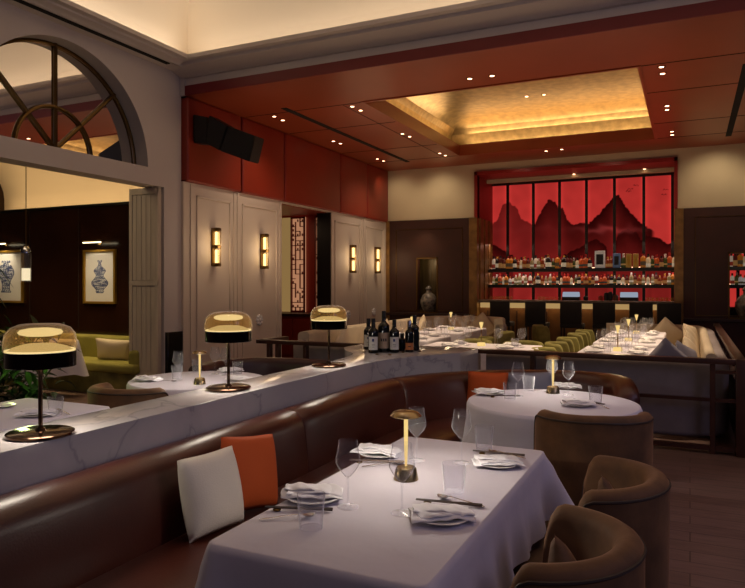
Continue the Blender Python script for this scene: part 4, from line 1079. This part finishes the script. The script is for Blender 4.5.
# round table 1
wineglass(T(518, 396), 'tall wine glass left of the lamp on the round table', s=1.0)
wineglass(T(552, 389), 'wine glass behind the lamp on the round table')
wineglass(T(568.5, 395), 'wine glass right of the lamp on the round table')
tumbler(T(510, 399), 'clear tumbler at the left of the round table')
tumbler(T(528.6, 391), 'clear tumbler behind the lamp on the round table')
tumbler(T(595.6, 403), 'clear tumbler at the right of the round table')
for (u, v, rz, k, where) in ((489, 394.5, 35, 1, 'at the left of the round table'), (567, 388.5, 10, 2, 'at the back of the round table'), (578, 406, 20, 0, 'at the front right of the round table')):
    plate(T(u, v), 'side plate under the napkin ' + where); napkin(T(u, v), R(rz), k, 'folded white napkin ' + where)
sticks(T(503, 397), R(30), 'chopsticks on a rest at the left of the round table'); sticks(T(588, 403), R(-25), 'chopsticks on a rest at the front right of the round table'); spoon(T(601, 407), R(130), 'steel spoon by the tumbler at the right of the round table')
spoon(T(543, 391), R(20), 'steel spoon behind the lamp on the round table')
# round table 2
wineglass(T(178, 380), 'wine glass left of the lamp on the table beyond the ledge')
wineglass(T(215, 374), 'wine glass behind the middle dome lamp, left of a pair'); wineglass(T(225.5, 375), 'wine glass behind the middle dome lamp, right of a pair')
tumbler(T(177, 379), 'tumbler left of the lamp on the table beyond the ledge'); tumbler(T(197, 372), 'tumbler behind the lamp on the table beyond the ledge'); tumbler(T(237.6, 374), 'tumbler right of the middle dome lamp beyond the ledge')
for (u, v, rz, k, where) in ((146.6, 381, 10, 0, 'at the left of the round table beyond the ledge'), (231, 372, 60, 1, 'at the back of the round table beyond the ledge'), (239, 381, 20, 2, 'at the right of the round table beyond the ledge')):
    plate(T(u, v), 'side plate ' + where); napkin(T(u, v), R(rz), k, 'folded white napkin ' + where)
spoon(T(165, 382), R(20), 'steel spoon on the round table beyond the ledge')
# table 3
tumbler(T(55.5, 415), 'clear tumbler behind the nearest dome lamp'); plate(T(39, 416), 'side plate behind the pole of the nearest dome lamp'); napkin(T(38, 416), R(30), 1, 'folded white napkin behind the pole of the nearest dome lamp')
spoon(T(64, 413), R(160), 'steel spoon by the tumbler behind the nearest dome lamp')
plate(T(2, 407), 'side plate cut off at the left edge of the photo', s=.9)
# ============================================================ wine bottles on the ledge
def wine(u, v0, v1, kind, labmat, label, w_=1.0):
    p = LG(u, v1); d = -p.x * SA + p.y * CA; h_ = (v1 - v0) / FPX * d
    t = thing('wine_bottle', label, 'bottle', p)
    r_ = .0435 * w_
    MB().lathe([(0, .003), (r_ - .006, 0), (r_, .006), (r_, h_ * .60), (r_ * .92, h_ * .66), (r_ * .5, h_ * .72), (.0175, h_ * .78), (.0170, h_ * .97), (0, h_ * .97)], n=28).build('body', 'bottle_black', t)
    MB().lathe([(.0182, h_ * .80), (.0182, h_ * .985), (.016, h_), (0, h_)], n=20).build('foil', kind, t)
    if labmat:
        A = CU; m = MB(); b = bmesh.new(); a0 = math.atan2(-p.y, -p.x); rings = []
        z0, z1 = (h_ * .10, h_ * .48) if labmat != 'label_orange' else (h_ * .08, h_ * .30)
        cols = [[b.verts.new(((r_ + .0006) * math.cos(a0 + R(a)), (r_ + .0006) * math.sin(a0 + R(a)), z)) for z in (z0, z1)] for a in range(-62, 63, 6)]
        for a, c in zip(cols, cols[1:]): b.faces.new((a[0], c[0], c[1], a[1]))
        m._merge(b); lb = m.build('label', labmat, t)
        # printed marks: an emblem and short text strokes
        def mark(x0, x1, za, zb, mt='label_ink'):
            mm = MB(); bb_ = bmesh.new(); cs = [[bb_.verts.new(((r_ + .0012) * math.cos(a0 + x), (r_ + .0012) * math.sin(a0 + x), z)) for z in (za, zb)] for x in [x0 + (x1 - x0) * k / 4 for k in range(5)]]
            for a, c in zip(cs, cs[1:]): bb_.faces.new((a[0], c[0], c[1], a[1]))
            mm._merge(bb_); mm.build('print', mt, lb)
        if labmat == 'label_tan':
            for k in range(3): mark(-.5 + k * .36, -.26 + k * .36, h_ * .27, h_ * .34)
        elif labmat == 'label_white':
            mark(-.25, .15, h_ * .34, h_ * .42, 'label_blue'); mark(-.3, .3, h_ * .24, h_ * .255); mark(-.2, .25, h_ * .18, h_ * .19)
        else: mark(-.3, .3, h_ * .17, h_ * .2)
    return t
wine(368.5, 318.5, 349.5, 'foil_black', 'label_white', 'wine bottle with a pale label, leftmost and partly hidden in the group')
wine(373.3, 318.5, 353, 'foil_black', 'label_white', 'wine bottle with white label and blue emblem at the front left')
wine(383.8, 311, 352, 'foil_black', 'label_tan', 'tallest broad wine bottle with a tan label', 1.2)
wine(394.4, 319.5, 352.5, 'foil_black', 'label_white', 'wine bottle with a white label in the middle of the group')
wine(402, 333, 351, 'foil_black', None, 'short dark unlabelled bottle between the white and orange labelled ones', .8)
wine(409.5, 320.5, 352, 'steel', 'label_orange', 'slim bottle with a small orange label and silver neck', .9)
wine(414.6, 315, 350.5, 'foil_black', None, 'tall dark unlabelled bottle at the right end of the group')
for i_, u in enumerate((383, 394, 410)):
    pass
# small stoppers lying on the ledge near the bottles
ck = None
for k, (u, v) in enumerate(((364, 352), (377, 354.5), (390, 355), (403, 352.5), (419.5, 351.5))):
    if ck is None: ck = MB().lathe([(0, 0), (.014, 0), (.016, .003), (.010, .007), (0, .008)], n=12).build('bottle_coaster', 'old_brass'); o = ck
    else: o = ck.copy(); C.objects.link(o)
    o.location = LG(u, v); tag(o, 'small metal cap lying beside the wine bottles on the ledge', 'cap', 'metal caps by the bottles')
# ============================================================ side room sofa, pillow, plant
gs = thing('green_banquette', 'yellow green upholstered banquette against the dark side room wall', 'banquette', (0, 0, 0))
MB().box(-10.98, -6.62, 7.16, 7.40, .2, .74, .05, 3).build('backrest', 'green_sofa', gs); MB().box(-10.98, -6.62, 6.62, 7.2, .30, .43, .05, 3).build('seat', 'green_sofa', gs)
MB().box(-10.98, -6.66, 6.68, 7.2, .0, .31, .01).build('base', 'green_velvet', gs)
MB().box(-6.82, -6.62, 6.70, 7.3, .30, .62, .07, 3).build('arm', 'green_sofa', gs)
pillow('throw_pillow', 'cream lumbar pillow on the yellow green banquette', (-7.32, 6.97, .575), .58, .32, .15, 'pillow_cream', R(14), R(14), R(3), 8)
area('green_sofa_wash', (-8.4, 6.9, 2.6), (0, 0, 0), 3.5, .3, 11, '#ffe2a8', 70)
plp = Vector((-4.78, 3.62, 0))
pt = thing('potted_fern', 'leafy green plant in a woven planter at the left edge', 'plant', plp)
MB().box(-.75, .42, -.22, .22, 0, .52, .03).build('planter', 'basket', pt); MB().box(-.70, .38, -.18, .18, .5, .53).build('soil', 'soil', pt, smooth=False)
m = MB(); rl = random.Random(21)
def leaf(base, dirv, L_, w_, droop):
    b = bmesh.new(); side = dirv.cross(Vector((0, 0, 1))); side = side.normalized() if side.length > .01 else Vector((1, 0, 0)); prev = None
    for k in range(7):
        t = k / 6; p = base + dirv * L_ * t + Vector((0, 0, -droop * L_ * t * t)); ww = w_ * math.sin(PI * min(1, t * .92 + .06))
        a = (b.verts.new(p - side * ww + Vector((0, 0, ww * .4))), b.verts.new(p), b.verts.new(p + side * ww + Vector((0, 0, ww * .4))))
        if prev:
            for q_ in (0, 1): b.faces.new((prev[q_], prev[q_ + 1], a[q_ + 1], a[q_]))
        prev = a
    m._merge(b)
for k in range(330):
    a = rl.uniform(0, 6.28); el = rl.uniform(-.1, 1.3); base = Vector((rl.uniform(-.62, .28), rl.uniform(-.15, .15), .55 + rl.uniform(0, .55) ** 1.0))
    leaf(base, Vector((math.cos(a) * math.cos(el), math.sin(a) * math.cos(el), math.sin(el))), rl.uniform(.14, .28), rl.uniform(.018, .035), rl.uniform(.2, .7))
for k in range(26):    # tall fronds arching into the frame
    a = rl.uniform(-.9, .9); base = Vector((-.65, 0, 1.55 + rl.uniform(-.1, .35)))
    leaf(base, Vector((math.cos(a) * .9, math.sin(a), rl.uniform(-.2, .8))).normalized(), rl.uniform(.2, .36), .018, .8)
m.build('foliage', 'plant', pt); MB().tube([(-.65, 0, .5), (-.67, 0, 1.1), (-.65, 0, 1.7)], .015, 6).build('stem', 'soil', pt)
bn = thing('low_bench', 'low brown padded bench below the plant at left edge', 'bench', (-4.55, 3.12, 0))
MB().box(-.5, .3, -.13, .13, .36, .56, .06, 3).build('seat', 'basket', bn)
for sx in (-1, 1): MB().box(-.1 + sx * .35 - .02, -.1 + sx * .35 + .02, -.1, .1, 0, .38).build('leg', 'dark_wood', bn)
point('plant_fill', (-4.45, 3.30, .95), 4, '#e8ffa0', .05)  # added fill that makes the leaves visible, no fixture
# ============================================================ partition and rear dining groups
PY = 6.65; RZ = .84
def partition(xa, xb, label, posts, name='partition'):
    t = thing(name, label, 'partition', (0, PY, 0))
    MB().box(xa, xb, -.05, .05, RZ - .045, RZ, .006).build('top_rail', 'rail_wood', t)
    for x in posts: MB().box(x - .022, x + .022, -.035, .035, 0, RZ - .045, .004, 1).build('post', 'rail_wood', t)
    MB().box(xa, xb, -.02, .02, .46, .49).build('mid_rail', 'rail_wood', t); MB().box(xa, xb, -.03, .03, .03, .07).build('bottom_rail', 'rail_wood', t)
    return t
pr_ = partition(-1.95, .42, 'dark wood rail partition with grey upholstery panels right of the ledge', (-1.4, -1.22, .18))
MB().box(.36, .44, -.06, .10, 0, RZ, .006).build('end_post', 'rail_wood', pr_)
MB().box(.20, .36, -.03, .03, RZ - .13, RZ - .10).build('cross_bar', 'rail_wood', pr_)
# side rail running to the back
sr = thing('side_rail', 'dark wood side rail running back along the cream banquette', 'rail', (.40, 0, 0))
MB().box(-.045, .045, PY + .06, 12.6, RZ - .045, RZ, .006).build('top_rail', 'rail_wood', sr)
for y in (8.6, 10.6, 12.5): MB().box(-.03, .03, y - .03, y + .03, 0, RZ - .045).build('post', 'rail_wood', sr)
MB().box(-.02, .02, PY + .1, 12.5, .05, .6).build('lower_panel', 'dark_wood', sr)
# cream U banquette, right group: outer line runs along the partition, round the corner, then back
up = catmull([(-1.90, 6.74), (-1.2, 6.74), (-.4, 6.74), (-.02, 6.76), (.22, 6.88), (.33, 7.15), (.33, 7.8), (.33, 9), (.33, 10.6), (.33, 11.6), (.22, 12.1), (-.1, 12.3), (-.7, 12.32), (-1.3, 12.32)], 6)
ub = thing('cream_banquette', 'long cream and grey U-shaped banquette inside the right-hand rail', 'banquette', (0, 0, 0))
MB().loft(sweep([(p.x, p.y) for p in up], rrect(0, .15, .10, .80, .05), 1)).build('backrest', 'grey_fabric', ub, ang=50)
seg = [p for p in up if p.y > 7.2]
MB().loft(sweep([(p.x, p.y) for p in seg], rrect(.14, .62, .08, .45, .04), 1)).build('seat', 'cream_fabric', ub, ang=50)
MB().loft(sweep([(p.x, p.y) for p in seg], rrect(.10, .20, .40, .83, .045), 1)).build('inner_back_cushion', 'cream_fabric', ub, ang=50)
for k, (x, y, rz, rl_, mt, lab) in enumerate(((-.02, 7.55, 70, 18, 'pillow_grey', 'grey pillow, nearest on the right-hand cream banquette'), (-.22, 7.35, 20, 40, 'pillow_grey', 'pale grey pillow standing at the near corner of the right-hand banquette'), (.02, 8.3, 80, 18, 'pillow_cream', 'cream pillow, second along the right-hand banquette'),
        (.03, 9.2, 84, 18, 'pillow_cream', 'cream pillow, third along the right-hand banquette'), (.03, 10.2, 80, 18, 'pillow_cream', 'cream pillow, fourth along the right-hand banquette'), (.02, 11.2, 70, 10, 'pillow_cream', 'cream pillow, farthest along the right-hand banquette'), (-.35, 11.95, 10, 40, 'pillow_cream', 'cream pillow at the far end of the right-hand banquette'))):
    pillow('throw_pillow', lab, (x, y, .66), .46, .46, .14, mt, R(rz), R(-12 if rz > 45 else 12), R(rl_), 20 + k)
# left group, behind the ledge
pl_ = partition(-4.62, -1.98, 'dark wood rail partition behind the marble ledge, left-hand run', (-4.5, -4.38, -4.0, -3.1))
MB().box(-4.66, -4.58, -.05, .55, RZ - .045, RZ, .006).build('return_rail', 'rail_wood', pl_)
lp = catmull([(-2.0, 6.74), (-2.8, 6.74), (-3.5, 6.74), (-4.05, 6.78), (-4.35, 6.95), (-4.5, 7.3), (-4.55, 8.0), (-4.55, 9.5), (-4.55, 11), (-4.5, 11.7), (-4.25, 12.1), (-3.8, 12.25), (-3.3, 12.2), (-3.0, 11.95), (-2.92, 11.5)], 6)
lb_ = thing('cream_banquette', 'long cream curved banquette along the left side near the panelled wall', 'banquette', (0, 0, 0))
MB().loft(sweep([(p.x, p.y) for p in lp if p.y < 7.3 or True], rrect(0, .15, .10, .80, .05), -1)).build('backrest', 'grey_fabric', lb_, ang=50)
seg = [p for p in lp if p.y > 7.2]
MB().loft(sweep([(p.x, p.y) for p in seg], rrect(.10, .58, .08, .45, .04), -1)).build('seat', 'cream_fabric', lb_, ang=50)
MB().loft(sweep([(p.x, p.y) for p in seg], rrect(.02, .17, .40, .90, .05), -1)).build('inner_back_cushion', 'cream_fabric', lb_, ang=50)
for k, (x, y, rz, rl_, lab) in enumerate(((-4.2, 7.9, 100, 42, 'cream pillow, nearest on the left-hand cream banquette'), (-4.22, 9.3, 96, 40, 'cream pillow behind the wine bottles'), (-4.2, 10.8, 96, 42, 'cream pillow, third along the left-hand banquette'), (-3.85, 11.9, 175, 8, 'cream pillow, left of a pair at the far curve'), (-3.45, 11.92, 185, 42, 'cream pillow, right of a pair at the far curve'))):
    pillow('throw_pillow', lab, (x, y, .68), .46, .46, .14, 'pillow_cream', R(rz), R(12), R(rl_), 30 + k)
# tables of the two groups
def dressed(x0, x1, y0, y1, where, n=2, vase=True, seed=0, glows=True):
    table_rect(x0, x1, y0, y1, 'cloth-covered table ' + where)
    cloth_obj('tablecloth', rect_pts(x0, x1, y0, y1, .05), TZP, .40, 'white cloth on the table ' + where, seed=seed + 40, fold=.012, nf=14)
    rr = random.Random(seed); cx, cy = (x0 + x1) / 2, (y0 + y1) / 2; long_x = (x1 - x0) > (y1 - y0)
    grp = lambda k: '%s on the table %s' % (k, where)
    for i in range(n):
        for s_ in (-1, 1):
            if long_x: px, py = x0 + (x1 - x0) * (i + .5) / n, cy + s_ * ((y1 - y0) / 2 - .16); ax = 0
            else: px, py = cx + s_ * ((x1 - x0) / 2 - .16), y0 + (y1 - y0) * (i + .5) / n; ax = 90
            plate(Vector((px, py, Z0)), 'white side plate on the table ' + where, grp('plates'))
            napkin(Vector((px, py, Z0)), R(rr.uniform(0, 180)), rr.randrange(4), 'folded white napkin on the table ' + where, grp('napkins'))
            dx, dy = (-s_ * .14 if not long_x else .16), (-s_ * .14 if long_x else .16)
            wineglass(Vector((px + dx, py + dy, Z0)), 'wine glass on the table ' + where, grp('wine glasses'))
            wineglass(Vector((px + dx * .3, py + dy * 1.3 if not long_x else py + dy, Z0)) if not long_x else Vector((px - .12, py + dy, Z0)), 'wine glass on the table ' + where, grp('wine glasses'))
            tumbler(Vector((px + (dx if not long_x else .08), py + (dy * .3 if not long_x else dy * 1.2), Z0)), 'tumbler on the table ' + where, grp('tumblers'))
    mush_far(Vector((cx, cy, Z0)), 'slim gold table lamp on the table ' + where)
far0 = [None]
def mush_far(p, label):
    if far0[0] is None:
        t = thing('table_lamp', label, 'lamp', p, 0)
        MB().lathe([(0, 0), (.05, 0), (.048, .04), (0, .042)], n=20).build('base', 'glow_wine', t)
        MB().lathe([(.006, .04), (.006, .20), (0, .205)], n=12).build('stem', 'gold', t)
        MB().lathe([(.006, .20), (.016, .24), (.026, .285), (0, .288)], n=16).build('shade', 'glow_wine', t)
        point('lamp_glow', (0, 0, .34), 2.2, '#ffdca8', .03, t); far0[0] = t
    else: dup(far0[0], p, 0, label)
dressed(-1.12, -.34, 7.45, 8.45, 'nearest in the right-hand row', seed=1)
dressed(-1.12, -.34, 8.95, 9.85, 'second in the right-hand row', seed=2)
dressed(-1.12, -.34, 10.35, 11.35, 'farthest in the right-hand row', seed=3)
dressed(-2.95, -1.62, 7.55, 8.25, 'directly behind the rail right of the wine bottles', n=2, seed=4)
dressed(-3.95, -3.15, 8.3, 9.3, 'just behind the wine bottles along the left banquette', seed=5)
dressed(-3.95, -3.15, 9.8, 11.2, 'at the far curve of the left banquette', seed=6)
# green chairs
gc = barrel('green_chair', 'olive green barrel chair, nearest of the row beside the right-hand tables', (-1.42, 7.9, 0), R(180), 'green_velvet', 'green_velvet', top=.76, ri=.20, th=.07, piping=False, half=95)
gl = [((-1.42, 8.75), 180, 'second of the row beside the right-hand tables'), ((-1.42, 9.6), 180, 'third of the row beside the right-hand tables'), ((-1.42, 10.5), 180, 'fourth of the row beside the right-hand tables'),
      ((-1.42, 11.3), 180, 'farthest of the row beside the right-hand tables'), ((-2.62, 8.62), 90, 'behind the table right of the bottles, left of the pair'), ((-1.95, 8.62), 90, 'behind the table right of the bottles, right of the pair'),
      ((-2.75, 9.2), 10, 'with its back to the aisle left of centre'), ((-2.75, 10.4), 10, 'farther along the aisle left of centre'), ((-2.35, 12.4), 200, 'standing before the bar stools'), ((-.8, 12.75), 90, 'before the bar at the end of the right-hand row')]
for (x, y), rz, lab in gl: dup(gc, (x, y, 0), R(rz), 'olive green barrel chair ' + lab)
gc['label'] = 'olive green barrel chair nearest of the row beside the right-hand tables'
# dark wall return on the right
# ============================================================ spill light
warm = '#ffe0c0'
def tspot(x, y, e, ang=42, z=CZ - .03, col=warm): spot('table_spot', (x, y, z), (x, y, .7), e, col, ang, .8, .03)
tspot(-.95, 2.35, 0) if False else None
for x, y, e in ((-.73, 7.95, 190), (-.73, 9.4, 200), (-.73, 10.8, 200), (-2.3, 7.9, 180), (-3.55, 8.8, 150), (-3.55, 10.5, 190), (.05, 8.4, 110), (.05, 10.4, 120), (-1.5, 9.2, 60), (-1.5, 11, 60)): tspot(x, y, e * 1.7, 46, col='#ffe2bc')
tspot(-2.0, 12.6, 22, 60)
spot('near_table_spot', (-.95, 2.6, 4.6), (-.95, 2.5, .75), 3, '#dcd8f8', 26, 1, .15)
spot('round_table_spot', (r1c.x, r1c.y, 4.6), (r1c.x, r1c.y, .75), 15, '#e6dcff', 24, 1, .12)
spot('far_round_table_spot', (r2c.x, r2c.y, 4.6), (r2c.x, r2c.y, .75), 30, '#dcd8ff', 24, 1, .12)
spot('left_table_spot', (-3.6, 2.5, 4.6), (-3.6, 2.5, .75), 36, '#dcd8ff', 28, 1, .12)
spot('ledge_fill', (-2.3, 3.2, 4.7), (-2.3, 3.4, .9), 75, '#f4e8e4', 60, 1, .1)  # added to brighten the marble top, no fixture above
# soft cool daylight from the entrance side behind the camera
area('entrance_daylight', (2.5, -2.6, 3.4), (R(62), 0, R(38)), 4, 2.5, 8, '#c0bcea')
area('cool_side_fill', (3.6, 2.2, 3.6), (R(70), 0, R(92)), 3, 1.8, 30, '#c2bcee')  # added cool fill to lift the left wall
spot('floor_wash', (1.3, 4.2, 4.0), (1.1, 4.0, 0), 60, '#d8ccf0', 75, 1, .3)  # added overhead spot to lighten the floor, not daylight
area('hall_fill', (-1, 4.5, 5.6), (0, 0, 0), 6, 4, 30, '#ffd8b0')
# wash on the red ceiling, cream wall and panelled wall
area('wall_wash', (-2.2, DY - .9, 2.2), (R(-205), 0, 0), 3.5, .2, 0.01, warm)
for x_, e_ in ((-5.9, 14), (-4.9, 22), (-3.2, 6), (-1.4, 6), (.45, 26), (1.6, 20)): spot('cream_wall_spot', (x_, DY - .75, CZ - .03), (x_, DY, 2.9), e_, '#ffe8c4', 110, 1)
for x_ in ((nx0 + nx1) / 2, (rx0 + rx1) / 2): point('niche_fill', (x_, DY - .02, nz1 - .08), 1.6, '#ffe0b8', .04)  # added points brightening vases and niche backs, no such lamps
spot('niche_fill_spot', (-5.3, DY - .45, 2.9), (-5.3, DY, 1.5), 14, '#ffd2a4', 90, 1)  # added spot to brighten the left vase, no such lamp
area('red_ceiling_bounce', (-2.4, 9.8, 1.0), (R(180), 0, 0), 5, 5, 46, '#ffd0a8')
for y in (8.6, 12.5): spot('panel_wall_wash', (-5.2, y, CZ - .04), (-6.2, y, 1.6), 42, '#ffe4c8', 100, 1)
